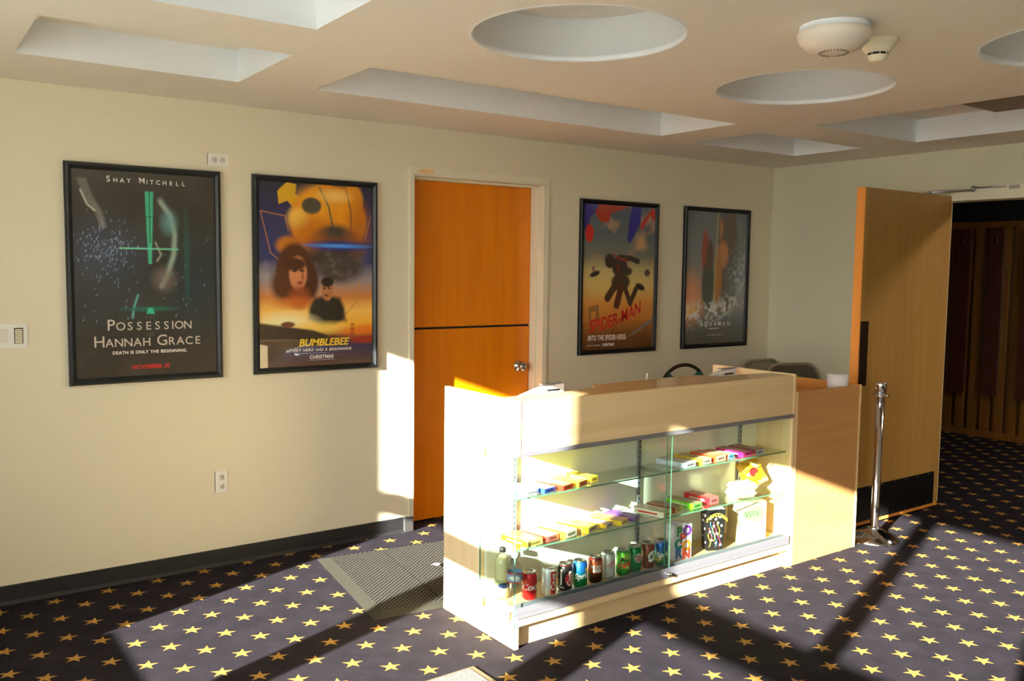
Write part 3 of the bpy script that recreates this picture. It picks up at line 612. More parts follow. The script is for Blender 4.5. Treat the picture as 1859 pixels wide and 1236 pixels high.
poster('movie_poster', 3.8246, 1.006, A, [i_white], [T_w], 'framed grey blue sea spray poster with gold pole, rightmost on back wall', m_black)

# ------------------------------------------------------------------ display counter
CX, CY, CA = 1.0911, -1.7241, 0.0156
CW, CD, CH = 1.853, 0.561, 1.0485
cc, cs = math.cos(CA), math.sin(CA)
def cw_(u, v, z=0.0): return (CX+u*cc-v*cs, CY+u*cs+v*cc, z)
ct = empty('display_counter', (CX, CY, 0), CA)
th_ = 0.02; BD = 0.262; DKZ = 0.165; FZ = 0.836
# left end panel with a glazed opening, right end panel
lp = MB(); lp.prism([(0, 0), (CD, 0), (CD, CH), (0, CH), (0, FZ), (0.253, FZ), (0.253, 0.11), (0, 0.11)], 0, th_, 'yz'); lp.obj('end_panel', m_mapleE, ct)
MB().box(CW-th_, CW, 0, CD, 0, CH, 0.001).obj('end_panel', m_mapleE, ct)
MB().box(th_, CW-th_, 0.002, 0.02, FZ, CH-0.004, 0.001).obj('fascia', m_maple, ct)
lg = MB(); lg.prism([(th_, 0.02), (CW-th_, 0.02), (CW-th_, 0.14), (1.72, 0.15), (1.56, 0.165), (1.50, 0.178), (1.45, 0.20), (1.40, 0.26), (1.36, 0.278), (1.30, 0.284), (0.68, 0.262), (0.645, 0.268), (0.625, 0.235), (0.59, 0.195), (0.55, 0.178), (0.40, 0.160), (0.2, 0.16), (th_, 0.16)], CH-0.024, CH-0.004, 'xy'); lg.obj('top_ledge', m_mapleT, ct)
MB().box(th_, CW-th_, 0.02, BD, 0.10, DKZ).obj('deck', m_mapleT, ct)
MB().box(th_, CW-th_, 0.0, 0.02, 0.095, 0.128, 0.001).obj('base_rail', m_maple, ct)
MB().box(th_, CW-th_, 0.026, 0.04, 0, 0.098).obj('kick_board', m_maple, ct)
tk = MB(); tk.box(0.003, CW-th_, -0.006, 0.026, 0.130, 0.152, 0.001); tk.box(0.003, CW-th_, 0.018, 0.026, 0.15, 0.185); tk.box(0.003, CW-th_, -0.006, -0.002, 0.15, 0.178); tk.obj('lower_track', m_alu, ct)
ut = MB(); ut.box(0.0, CW-th_, -0.008, 0.024, FZ-0.018, FZ, 0.001); ut.obj('upper_track', m_alu, ct)
def pane(name, x0, x1, y0, y1, z0, z1, par):
    p = MB().box(x0, x1, y0, y1, z0, z1).obj(name, m_glass, par); return p
g1 = pane('sliding_glass', 0.006, 0.915, -0.001, 0.004, 0.150, FZ-0.016, ct); g2 = pane('sliding_glass', 0.895, CW-th_-0.004, 0.010, 0.015, 0.150, FZ-0.016, ct)
bx('glass_edge', 0.9151, 0.9165, -0.001, 0.004, 0.15, FZ-0.016, m_glassedge, g1); bx('glass_edge', 0.8935, 0.8949, 0.010, 0.015, 0.15, FZ-0.016, m_glassedge, g2)
lk = MB(); lk.lathe([(0, -0.026), (0.008, -0.025), (0.010, -0.018), (0.010, 0.0)], 18, (0.90, 0, 0.15), 'Y'); lk.obj('lock', m_chrome, ct)
g3 = pane('end_glass', -0.007, -0.001, 0.0, 0.256, 0.092, FZ+0.004, ct)
ge = MB(); ge.box(-0.0072, -0.0008, -0.0014, 0.0, 0.092, FZ+0.004); ge.box(-0.0072, -0.0008, 0.256, 0.2574, 0.092, FZ+0.004); ge.obj('glass_edge', m_glassedge, g3)
for (yy, zz) in ((0.245, 0.80), (0.05, 0.80), (0.245, 0.13), (0.05, 0.13)): bx('glass_clip', -0.012, 0.0, yy-0.006, yy+0.006, zz-0.018, zz+0.018, m_plastic, ct, 0.001)
for zz in (0.632, 0.412):
    sh = pane('glass_shelf', th_+0.006, CW-th_-0.006, 0.032, 0.222, zz-0.006, zz, ct)
    bx('shelf_edge', th_+0.006, CW-th_-0.006, 0.0308, 0.032, zz-0.006, zz, m_glassedge, sh)
    for xx in (0.16, 0.927, 1.69):
        bk = MB(); bk.prism([(0.232, zz-0.006), (0.05, zz-0.006), (0.05, zz-0.012), (0.232, zz-0.03)], xx-0.002, xx+0.002, 'yz'); bk.obj('shelf_bracket', m_steel, sh)
for xx in (0.16, 0.927, 1.69):
    sd_ = MB(); sd_.box(xx-0.010, xx+0.010, 0.226, 0.236, DKZ, FZ+0.1); s_o = sd_.obj('shelf_standard', m_alu, ct)
    sl_ = MB()
    k = 0
    while DKZ+0.03+k*0.026 < FZ+0.08:
        z = DKZ+0.03+k*0.026; sl_.box(xx-0.003, xx+0.003, 0.2252, 0.2262, z, z+0.013); k += 1
    sl_.obj('slots', m_slot, s_o)
MB().box(th_, CW-th_, 0.238, BD, 0.0, 1.0).obj('back_panel', m_panelw, ct)
MB().box(th_, CW-th_, BD, CD-0.01, 0.885, 0.905).obj('work_surface', m_mapleT, ct)
tag(ct, 'pale maple glass-fronted snack display counter standing on star carpet', 'display counter')

# register stand
RW, RH = 0.607, 0.9515
rg = empty('register_stand', cw_(CW+0.004, 0), CA)
MB().box(0.0, 0.018, 0, 0.56, 0, RH, 0.001).obj('end_panel', m_tanin, rg); MB().box(RW-0.018, RW, 0, 0.56, 0, RH, 0.001).obj('end_panel', m_tanin, rg)
MB().box(0.018, RW-0.018, 0.001, 0.018, 0.0, RH-0.002, 0.001).obj('front_panel', m_tan, rg)
bx('edge_band', 0.0, 0.018, -0.0012, 0.0, 0, RH, m_maple, rg); bx('edge_band', RW-0.018, RW, -0.0012, 0, 0, RH, m_maple, rg)
MB().box(0.018, RW-0.018, 0.018, 0.55, 0.87, 0.89).obj('shelf', m_tanin, rg)
tag(rg, 'tan laminate register stand right of the glass snack counter', 'counter')

# rolls, terminals
def place(o, u, v, z, rz=0.0): o.location = cw_(u, v, z); o.rotation_euler = (0, 0, CA+rz); return o
rl = MB(); rl.lathe([(0.018, 0), (0.058, 0), (0.058, 0.118), (0.018, 0.118), (0.018, 0)], 36); r_o = rl.obj('paper_roll', plain('roll_paper', (222, 216, 218), 0.8, noise=0.02)); place(r_o, 2.30, 0.40, 0.891)
r_o.location = cw_(2.362, 0.09, 0.891); tag(r_o, 'white paper roll standing on the tan register stand', 'paper roll')
def terminal(u, label):
    t = empty('ticket_terminal'); place(t, u, 0.37, 0.906)
    b_ = MB(); b_.prism([(-0.17, 0.06), (0.15, 0.06), (0.155, 0.146), (0.03, 0.136), (0.0, 0.130), (-0.16, 0.085)], -0.03, 0.0, 'xz', bev=0.002); b_.box(-0.13, 0.13, -0.02, 0.10, 0.0, 0.07, 0.01); b_.obj('housing', m_plasticw, t)
    bx('slot', 0.05, 0.125, -0.0315, -0.029, 0.114, 0.122, m_slot, t)
    bx('top_cap', 0.02, 0.156, -0.031, 0.001, 0.1455, 0.149, plain('grey_plastic', (150, 150, 152), 0.4), t, 0.002)
    return tag(t, label, 'terminal', 'ticket terminals on the counter')
m_plasticw = plain('bright_plastic', (236, 236, 240), 0.35, noise=0.01)
terminal(0.375, 'white sloping terminal with black slot at left end of counter'); terminal(1.625, 'white sloping terminal with black slot near right end of counter')
pn = MB(); pn.tube([(0, 0, 0), (0.012, 0.004, 0.15)], 0.004); p_o = pn.obj('pen', m_plasticw); place(p_o, 1.13, 0.40, 0.906); tag(p_o, 'thin white pen tip standing behind counter top before green chair', 'pen')

# ------------------------------------------------------------------ cans
FACE = math.radians(-128) - CA
def bent(r, a0, z0, tilt=0.0):
    def fn(u, v):
        uu = u*math.cos(tilt)-v*math.sin(tilt); vv = u*math.sin(tilt)+v*math.cos(tilt)
        a = a0+uu/r; return ((r+0.0004)*math.cos(a), (r+0.0004)*math.sin(a), z0+vv)
    return fn
def patch(mb, r, a0, a1, z0, z1, mi=0, shape=None, n=14, m=10):
    """curved decal from angle a0 to a1; shape(u,v) in [-1,1] keeps faces"""
    for i in range(n):
        for j in range(m):
            uc = -1+2*(i+.5)/n; vc = -1+2*(j+.5)/m
            if shape and not shape(uc, vc): continue
            A0 = a0+(a1-a0)*i/n; A1 = a0+(a1-a0)*(i+1)/n; Z0 = z0+(z1-z0)*j/m; Z1 = z0+(z1-z0)*(j+1)/m; rr = r+0.0002
            mb._add([(rr*math.cos(A0), rr*math.sin(A0), Z0), (rr*math.cos(A1), rr*math.sin(A1), Z0), (rr*math.cos(A1), rr*math.sin(A1), Z1), (rr*math.cos(A0), rr*math.sin(A0), Z1)], [(0, 1, 2, 3)], mi)
def canmat(name, stops, rough=0.28, metal=0.35):
    m, nt, b = newmat(name); t = N(nt, 'ShaderNodeTexCoord'); sp = N(nt, 'ShaderNodeSeparateXYZ'); nt.links.new(t.outputs['Object'], sp.inputs[0])
    nz = N(nt, 'ShaderNodeTexNoise'); nz.inputs['Scale'].default_value = 30; nt.links.new(t.outputs['Object'], nz.inputs['Vector'])
    z = mth(nt, 'ADD', mth(nt, 'DIVIDE', sp.outputs[2], 0.122), mth(nt, 'MULTIPLY', mth(nt, 'SUBTRACT', nz.outputs[0], 0.5), 0.12))
    r = N(nt, 'ShaderNodeValToRGB'); nt.links.new(z, r.inputs[0]); el = r.color_ramp.elements
    while len(el) < len(stops): el.new(0.5)
    for e_, (p, c) in zip(el, stops): e_.position = p; e_.color = lin(c)
    nt.links.new(r.outputs[0], b.inputs['Base Color']); b.inputs['Roughness'].default_value = rough; b.inputs['Metallic'].default_value = metal
    return m
def can(u, v, stops, decals, label):
    t = empty('soda_can'); place(t, u, v, DKZ+0.0008)
    R_ = 0.033
    c = MB(); c.lathe([(0, 0.006), (0.018, 0.006), (0.024, 0.0), (0.027, 0.002), (R_, 0.010), (R_, 0.108), (0.031, 0.112), (0.0275, 0.118)], 36); c.obj('can_body', canmat('can_print', stops), t)
    l = MB(); l.lathe([(0.0275, 0.118), (0.0285, 0.121), (0.0275, 0.1225), (0.0255, 0.121), (0.024, 0.1165), (0, 0.1165)], 36); l.box(-0.006, 0.006, -0.002, 0.012, 0.1166, 0.118, 0.0004); l.obj('can_lid', m_steel, t)
    for (mat, fn) in decals:
        mb = MB(); fn(mb, R_); mb.obj('print', mat, t, fix=False)
    return tag(t, label, 'soda can', 'soda cans in a row on the bottom shelf of the counter')
F_ = FACE
D_red = [(0, (190, 18, 22)), (1, (200, 24, 26))]
can(0.14, 0.085, D_red, [(i_white, lambda mb, r: text_on(mb, 'Coca', 0.040, bent(r, F_+0.15, 0.060, 0.05), bold=0.0008, shear=0.3)), (i_white, lambda mb, r: text_on(mb, 'Cola', 0.036, bent(r, F_+2.1, 0.058, 0.05), shear=0.3))], 'bright red soda can with white script, first can beside water bottle')
can(0.243, 0.080, [(0, (200, 200, 204)), (1, (214, 214, 216))], [(i_red, lambda mb, r: patch(mb, r, F_+0.25, F_+1.25, 0.008, 0.11)), (i_white, lambda mb, r: text_on(mb, 'Coke', 0.034, bent(r+0.0003, F_+0.7, 0.062, PI/2), bold=0.0006, shear=0.2))], 'silver soda can with vertical red stripe, second can in the row')
can(0.338, 0.082, [(0, (24, 20, 20)), (0.93, (28, 22, 22)), (1, (120, 20, 20))], [(i_crim, lambda mb, r: patch(mb, r, F_+0.0, F_+1.5, 0.024, 0.086, shape=lambda a, b: a*a+b*b < 1)), (i_white, lambda mb, r: text_on(mb, 'Coca', 0.032, bent(r+0.0003, F_+0.65, 0.058, PI/2), bold=0.0006, shear=0.2)), (i_white, lambda mb, r: patch(mb, r, F_-0.72, F_-0.45, 0.03, 0.10)), (i_white, lambda mb, r: text_on(mb, 'Zero', 0.013, bent(r+0.0003, F_-0.55, 0.02), bold=0.0004))], 'black soda can with red disc, third can in the row')
spr = [(0, (0, 116, 62)), (0.45, (0, 128, 70)), (0.62, (20, 90, 150)), (1, (26, 84, 176))]
def sprd(mb, r): text_on(mb, 'Sprite', 0.036, bent(r, F_+0.40, 0.056, 0.12), bold=0.0012, shear=0.2)
can(0.42, 0.075, spr, [(i_white, sprd), (i_yel, lambda mb, r: patch(mb, r, F_+0.75, F_+1.3, 0.072, 0.096, shape=lambda a, b: a*a+b*b < 1))], 'blue and green soda can with yellow spot, fourth can in the row')
can(0.515, 0.080, [(0, (44, 20, 12)), (0.35, (58, 24, 14)), (0.5, (196, 84, 36)), (0.8, (206, 96, 44)), (0.9, (120, 40, 26)), (1, (110, 34, 22))], [(i_white, lambda mb, r: text_on(mb, 'ROOT', 0.020, bent(r, F_+0.25, 0.078), bold=0.0008)), (i_white, lambda mb, r: text_on(mb, 'BEER', 0.020, bent(r, F_+0.25, 0.060), bold=0.0008))], 'brown and orange soda can, fifth can in the row')
can(0.605, 0.092, [(0, (190, 190, 190)), (0.5, (216, 214, 212)), (1, (200, 198, 198))], [(i_crim, lambda mb, r: text_on(mb, 'Diet', 0.026, bent(r, F_+0.45, 0.072, 0.9), bold=0.0006)), (i_grey, lambda mb, r: text_on(mb, 'Cola', 0.020, bent(r, F_+0.35, 0.045, 0.9), bold=0.0006))], 'silvery white soda can with red lettering, sixth can in the row')
can(0.69, 0.080, [(0, (10, 110, 50)), (0.4, (60, 170, 40)), (0.75, (120, 200, 40)), (1, (20, 120, 50))], [(plain('ink_dgreen', (8, 80, 40), 0.4), lambda mb, r: text_on(mb, 'Mtn', 0.034, bent(r, F_+0.25, 0.080, 0.2), bold=0.0014, shear=0.3)), (i_red, lambda mb, r: text_on(mb, 'DEW', 0.034, bent(r, F_+0.35, 0.052, 0.25), bold=0.0018, shear=0.3))], 'lime green soda can with red lettering, seventh can in the row')
can(0.77, 0.086, [(0, (0, 120, 60)), (0.5, (20, 140, 76)), (1, (0, 110, 58))], [(i_grey, lambda mb, r: patch(mb, r, F_-0.05, F_+1.15, 0.048, 0.092, shape=lambda a, b: abs(a)+abs(b) < 1.35)), (i_crim, lambda mb, r: text_on(mb, 'CANADA', 0.014, bent(r+0.0003, F_+0.55, 0.076), bold=0.0005)), (i_crim, lambda mb, r: text_on(mb, 'DRY', 0.018, bent(r+0.0003, F_+0.55, 0.061), bold=0.0006))], 'mid green soda can with pale badge, eighth can in the row')
can(0.86, 0.090, [(0, (120, 62, 36)), (0.5, (140, 76, 46)), (1, (110, 56, 32))], [(i_white, lambda mb, r: patch(mb, r, F_-0.05, F_+1.25, 0.034, 0.088, shape=lambda a, b: (a-0.3*b)**2+b*b < 1)), (plain('ink_brown', (50, 24, 14), 0.4), lambda mb, r: text_on(mb, 'A&W', 0.026, bent(r+0.0003, F_+0.6, 0.061, 0.5), bold=0.0012))], 'brown soda can with white oval badge, ninth can in the row')
can(0.945, 0.082, spr, [(i_white, sprd)], 'blue and green soda can beside the popcorn bag, last can in the row')

# bottles
m_pet = glassmat('clear_bottle', (0.90, 0.92, 0.93)); m_lemon = plain('lemonade', (238, 226, 170), 0.25, noise=0.02)
def bottle(u, v, capc, bodym, band, label, liquid):
    t = empty('drink_bottle'); place(t, u, v, DKZ+0.0008)
    prof = [(0, 0.004), (0.024, 0.0), (0.032, 0.006), (0.033, 0.03), (0.0315, 0.06), (0.033, 0.09), (0.033, 0.15), (0.030, 0.168), (0.018, 0.192), (0.0125, 0.202), (0.0125, 0.215)]
    MB().lathe(prof, 32).obj('bottle_body', bodym, t)
    if liquid: MB().lathe([(0, 0.006), (0.030, 0.008), (0.031, 0.15), (0.027, 0.168), (0.017, 0.186), (0, 0.186)], 28).obj('drink', m_lemon, t)
    MB().lathe([(0, 0.222), (0.0135, 0.222), (0.0145, 0.218), (0.0145, 0.203), (0.012, 0.203)], 24).obj('cap', capc, t)
    band(t)
    return tag(t, label, 'bottle')
def band_w(t):
    m_ = plain('label_blue', (120, 160, 196), 0.4); mb = MB(); mb.lathe([(0.0334, 0.10), (0.0334, 0.142)], 32); o = mb.obj('bottle_label', m_, t)
    q = MB(); q.lathe([(0.0337, 0.10), (0.0337, 0.105)], 32); q.lathe([(0.0337, 0.137), (0.0337, 0.142)], 32); q.obj('label_stripe', i_red, o)
    q = MB(); patch(q, 0.0336, F_-0.9, F_+0.9, 0.112, 0.130, shape=lambda a, b: (a*1.2)**2+b*b < 1); q.obj('label_oval', i_white, o)
def band_l(t):
    m_ = plain('label_green', (170, 176, 120), 0.4); o = MB().lathe([(0.0334, 0.035), (0.0334, 0.085)], 32).obj('bottle_label', m_, t)
    q = MB(); patch(q, 0.0337, F_-0.5, F_+1.2, 0.05, 0.075, shape=lambda a, b: a*a+b*b < 1); q.obj('label_oval', plain('label_navy', (30, 50, 90), 0.4), o)
bottle(0.052, 0.075, m_plasticw, m_pet, band_w, 'clear water bottle with blue label beside the red can', False)
bottle(0.052, 0.165, m_slot, m_pet, band_l, 'pale lemonade bottle with black cap in left corner of display', True)

# popcorn bags / boxes
def popbag():
    t = empty('popcorn_bag'); place(t, 1.085, 0.10, DKZ+0.001, -0.12)
    w, d, h = 0.057, 0.03, 0.185
    b_ = MB(); b_.prism([(-w, 0), (w, 0), (w, h*0.93), (w*0.75, h*0.9), (w*0.4, h*0.99), (-w*0.2, h), (-w*0.7, h*0.9), (-w, h*0.95)], -d, d, 'xz'); b_.obj('bag', plain('bag_paper', (228, 214, 226), 0.6), t)
    cols = [('P', -0.022, 0.140, (20, 140, 90)), ('O', 0.028, 0.140, (120, 50, 160)), ('P', 0.0, 0.105, (206, 40, 40)), ('C', -0.026, 0.078, (20, 140, 130)), ('O', 0.026, 0.065, (240, 140, 30)), ('R', -0.024, 0.030, (50, 110, 180)), ('N', 0.026, 0.022, (226, 60, 40))]
    for ch, x, z, c in cols:
        mb = MB(); text_on(mb, ch, 0.066, lambda u, v, x=x, z=z: (x+u, -d-0.0006, z+v), bold=0.004); mb.obj('letter', plain('bag_ink', c, 0.5), t)
    return tag(t, 'white popcorn bag with big multicoloured letters beside the cans', 'popcorn bag')
popbag()
def blackbox():
    t = empty('popcorn_box'); place(t, 1.335, 0.10, DKZ+0.001, -0.42)
    w, d, h = 0.052, 0.038, 0.215; w0, d0 = 0.042, 0.032
    b_ = MB(); b_._add([(-w0, -d0, 0), (w0, -d0, 0), (w0, d0, 0), (-w0, d0, 0), (-w, -d, h), (w, -d, h), (w, d, h), (-w, d, h)], [(0, 3, 2, 1), (0, 1, 5, 4), (1, 2, 6, 5), (2, 3, 7, 6), (3, 0, 4, 7)], 0); b_.obj('box_body', plain('black_card', (26, 22, 22), 0.4), t)
    i_ = MB(); i_._add([(-w*.97, -d*.95, h-0.002), (w*.97, -d*.95, h-0.002), (w*.97, d*.95, h+0.008), (-w*.97, d*.95, h+0.008)], [(0, 1, 2, 3)]); i_.obj('box_flap', i_white, t)
    fy = lambda z: -(d0+(d-d0)*z/h)-0.0008
    rnd = random.Random(4)
    dots = MB()
    for (x, z) in [(-0.03, 0.17), (0.0, 0.165), (0.022, 0.175), (0.012, 0.145), (-0.01, 0.13), (0.032, 0.13), (-0.03, 0.10), (0.008, 0.09), (0.03, 0.075), (-0.02, 0.055), (0.005, 0.04), (0.03, 0.03)]:
        dots._add([(x+0.0065*math.cos(a*PI/4), fy(z), z+0.0065*math.sin(a*PI/4)) for a in range(8)], [tuple(range(8))])
    for (y_, z) in [(-0.02, 0.18), (0.01, 0.15), (-0.01, 0.11), (0.015, 0.07), (-0.015, 0.04)]:
        dots._add([(-(w0+(w-w0)*z/h)-0.0008, y_+0.0065*math.cos(a*PI/4), z+0.0065*math.sin(a*PI/4)) for a in range(8)], [tuple(range(8))])
    dots.obj('popcorn_dots', i_white, t)
    for k, c in enumerate([(240, 200, 40), (220, 60, 90), (60, 140, 170)]):
        q = MB()
        for j in range(2 if k == 2 else 3):
            x = -0.032+0.024*j+0.005*k; z = 0.02+0.03*((j+k) % 3); pts = [(x+0.008*math.sin(s*0.9), fy(z+0.012*s), z+0.012*s) for s in range(7)]; q.tube(pts, 0.0016, 5)
        q.obj('squiggle', plain('squiggle_ink', c, 0.5), t)
    q = MB(); text_on(q, 'POPCORN', 0.024, lambda u, v: (0.006+u, fy(0.19)-0.0005, 0.186+v-9*u*u), bold=0.001); q.obj('lettering', i_yel, t)
    return tag(t, 'black popcorn box with yellow lettering and squiggles', 'popcorn box')
blackbox()
def bigbag():
    t = empty('popcorn_bag'); place(t, 1.635, 0.125, DKZ+0.001, -0.30)
    w, d, h = 0.092, 0.045, 0.205
    b_ = MB(); b_.prism([(-w, 0), (w, 0), (w, h), (w*0.3, h*0.985), (-w*0.4, h), (-w, h*0.98)], -d, d, 'xz'); b_.obj('bag', plain('kraft_paper', (224, 196, 142), 0.6), t)
    f_ = MB(); f_._add([(0.07*math.cos(a*PI/12)+0.01, -d-0.0008, 0.140+0.042*math.sin(a*PI/12)+0.008*math.sin(2*a*PI/12)) for a in range(24)], [tuple(range(24))]); f_.obj('green_emblem', plain('emblem_green', (120, 190, 100), 0.5), t)
    q = MB(); 
    pts = [(-0.045+0.09*s/30, -d-0.0016, 0.140+0.016*math.sin(s*0.9)+0.006*s/30) for s in range(31)]; q.tube(pts, 0.0018, 5); q.obj('script_mark', plain('script_green', (60, 130, 60), 0.5), t)
    q = MB(); 
    for k in range(2): q.box(-0.06, 0.06, -d-0.0012, -d-0.0006, 0.018+0.008*k, 0.0195+0.008*k)
    q.obj('fine_print', plain('print_brown', (150, 110, 70), 0.5), t)
    return tag(t, 'tan paper popcorn bag with green oval emblem', 'popcorn bag')
bigbag()

# candy boxes
def striped(name, base, band, axis=0):
    m, nt, b = newmat(name); t = N(nt, 'ShaderNodeTexCoord'); sp = N(nt, 'ShaderNodeSeparateXYZ'); nt.links.new(t.outputs['Object'], sp.inputs[0])
    nz = N(nt, 'ShaderNodeTexNoise'); nz.inputs['Scale'].default_value = 24; nz.inputs['Detail'].default_value = 3; nt.links.new(t.outputs['Object'], nz.inputs['Vector'])
    f = mth(nt, 'GREATER_THAN', nz.outputs[0], 0.55)
    nt.links.new(mixc(nt, f, lin(base), lin(band)), b.inputs['Base Color']); b.inputs['Roughness'].default_value = 0.3
    return m
def candy(u, v, z, rz, L_, w, h, top, side, end, label, n=1, text=None):
    t = empty('candy_box'); place(t, u, v, z+0.0008, rz)
    b_ = MB(); hw = w/2
    b_._add([(-hw, 0, 0), (hw, 0, 0), (hw, L_, 0), (-hw, L_, 0), (-hw, 0, h), (hw, 0, h), (hw, L_, h), (-hw, L_, h)], [(0, 3, 2, 1)], 1)
    vv = [v_ for v_ in b_.bm.verts]; F = b_.bm.faces
    for idx, mi in (((4, 5, 6, 7), 0), ((0, 1, 5, 4), 2), ((2, 3, 7, 6), 2), ((1, 2, 6, 5), 1), ((3, 0, 4, 7), 1)):
        f = F.new([vv[i] for i in idx]); f.material_index = mi
    b_.obj('box_body', [striped('box_top', top, tuple(int(c*0.8+50) for c in top)), plain('box_side', side, 0.3), striped('box_end', end, tuple(int(c*0.85+36) for c in end))], t)
    e_ = MB(); e_.box(-hw*0.62, hw*0.62, -0.0006, 0.0, h*0.3, h*0.7); e_.obj('end_label', plain('end_ink', tuple(int(0.55*c) for c in end), 0.4), t)
    s_ = MB(); s_.box(-hw-0.0006, -hw, L_*0.2, L_*0.8, h*0.35, h*0.65); s_.obj('side_label', plain('side_ink', text or tuple(min(255, int(c*0.5+120)) for c in side), 0.4), t)
    return tag(t, label, 'candy box', 'candy boxes on the glass shelves')
Z1, Z2 = 0.632, 0.412
candy(0.12, 0.05, Z1, 0.15, 0.15, 0.085, 0.022, (206, 226, 240), (150, 200, 230), (240, 244, 248), 'white and pale blue candy box at left end of upper shelf')
candy(0.215, 0.045, Z1, 0.22, 0.15, 0.075, 0.020, (230, 210, 150), (50, 80, 170), (50, 90, 190), 'candy box with blue end on upper shelf, second from left')
candy(0.312, 0.04, Z1, 0.28, 0.15, 0.075, 0.022, (240, 220, 120), (206, 50, 30), (214, 60, 30), 'red-ended candy box on upper shelf, third from left')
candy(0.41, 0.055, Z1, 0.32, 0.15, 0.07, 0.022, (240, 220, 90), (214, 180, 40), (226, 90, 40), 'yellow topped candy box with orange end on upper shelf')
candy(0.50, 0.08, Z1, 0.20, 0.14, 0.055, 0.024, (240, 216, 60), (236, 206, 50), (226, 190, 60), 'yellow candy box, rightmost of the left group on upper shelf')
candy(1.09, 0.04, Z1, 0.16, 0.175, 0.09, 0.026, (226, 226, 234), (196, 206, 226), (236, 236, 240), 'silvery white candy box on upper shelf right of glass seam')
candy(1.215, 0.045, Z1, 0.14, 0.17, 0.075, 0.028, (200, 176, 130), (226, 190, 40), (240, 214, 190), 'yellow sided candy box on upper shelf behind the silvery one')
candy(1.325, 0.05, Z1, 0.12, 0.16, 0.085, 0.030, (206, 130, 90), (220, 70, 36), (240, 196, 160), 'orange candy box in middle of right group on upper shelf')
candy(1.415, 0.06, Z1, 0.10, 0.15, 0.05, 0.026, (190, 150, 130), (196, 90, 60), (110, 180, 214), 'narrow candy box with light blue end on upper shelf')
candy(1.53, 0.05, Z1, 0.10, 0.17, 0.075, 0.026, (160, 70, 90), (206, 40, 120), (214, 50, 130), 'magenta candy box on upper shelf, second from right')
candy(1.625, 0.045, Z1, 0.10, 0.17, 0.075, 0.028, (140, 64, 66), (150, 60, 66), (206, 206, 226), 'dark pink candy box at right end of upper shelf')
candy(0.132, 0.04, Z2, 0.15, 0.16, 0.095, 0.024, (244, 206, 70), (240, 170, 20), (244, 214, 110), 'yellow candy box at left end of middle shelf')
candy(0.243, 0.055, Z2, 0.22, 0.16, 0.075, 0.024, (236, 170, 160), (206, 60, 50), (226, 120, 110), 'red and pink candy box on middle shelf, second from left')
candy(0.342, 0.05, Z2, 0.25, 0.15, 0.085, 0.030, (244, 230, 170), (240, 180, 40), (240, 232, 200), 'cream candy box with yellow side on middle shelf')
candy(0.475, 0.055, Z2, 0.36, 0.17, 0.085, 0.026, (240, 210, 90), (236, 170, 20), (244, 226, 170), 'large yellow candy box near middle of left group, middle shelf')
candy(0.585, 0.065, Z2, 0.38, 0.16, 0.065, 0.018, (190, 150, 170), (240, 190, 30), (196, 150, 200), 'mauve topped yellow candy box on middle shelf')
candy(0.675, 0.06, Z2, 0.40, 0.16, 0.075, 0.022, (210, 150, 110), (230, 190, 30), (236, 196, 40), 'yellow bordered purple candy box left of shelf standard')
candy(0.765, 0.075, Z2, 0.36, 0.15, 0.065, 0.022, (140, 90, 170), (110, 60, 160), (106, 54, 160), 'purple candy box beside the middle shelf standard')
candy(0.935, 0.035, Z2, 0.28, 0.175, 0.085, 0.028, (200, 190, 170), (232, 220, 200), (206, 176, 120), 'cream candy box with red lettering behind glass seam', text=(200, 50, 50))
candy(1.035, 0.06, Z2, 0.26, 0.16, 0.07, 0.026, (150, 110, 90), (170, 60, 50), (190, 140, 80), 'brown and red candy box on middle shelf beside green box')
candy(1.165, 0.055, Z2, 0.10, 0.17, 0.075, 0.028, (150, 140, 100), (110, 206, 30), (120, 196, 90), 'bright green candy box on middle shelf', text=(240, 250, 220))
candy(1.30, 0.065, Z2, 0.08, 0.16, 0.075, 0.036, (190, 90, 80), (216, 30, 40), (236, 110, 110), 'red candy box on middle shelf right of green one', text=(236, 190, 180))
# pale loaf shaped packages and a yellow bag
def pack(u, v, z, rz, label):
    mb = MB(); mb.box(-0.075, 0.075, -0.05, 0.05, 0, 0.034, 0.014); o = mb.obj('snack_package', striped('pack_film', (236, 230, 196), (226, 214, 170))); place(o, u, v, z, rz); return tag(o, label, 'snack package', 'pale snack packages on the middle shelf')
pack(1.55, 0.10, Z2+0.0008, -0.25, 'pale snack package lying on middle shelf under another package'); pack(1.56, 0.10, Z2+0.036, -0.2, 'pale snack package lying on top of another on middle shelf')
def snackbag():
    t = empty('snack_bag'); place(t, 1.715, 0.13, Z2+0.030, -0.5)
    nx, nz_ = 14, 16; mb = MB(); V = []
    rnd = random.Random(7)
    for side in (-1, 1):
        for j in range(nz_+1):
            for i in range(nx+1):
                a = i/nx*2-1; b = j/nz_*2-1
                th = 0.024*(1-abs(a)**2.5)*(1-abs(b)**4)+0.0012+(0.003*math.sin(9*a+5*b)*(1-a*a)*(1-b*b))
                V.append((a*0.065*(1+0.03*math.sin(6*b)), side*th+0.02*b, 0.075+b*0.072))
    K = (nx+1)*(nz_+1); F = []
    for s in (0, 1):
        for j in range(nz_):
            for i in range(nx): a = s*K+j*(nx+1)+i; F.append((a, a+1, a+nx+2, a+nx+1))
    mb._add(V, F); mb.obj('bag', striped('yellow_foil', (236, 176, 20), (246, 206, 110)), t)
    q = MB(); q.lathe([(0, -0.0285), (0.025, -0.0275)], 20, (0.0, 0, 0.085), 'Y'); q.obj('emblem', i_crim, t)
    t.rotation_euler = (0.0, math.radians(-24), CA-0.4)
    return tag(t, 'yellow foil snack bag tilted above pale packages on middle shelf', 'snack bag')
snackbag()

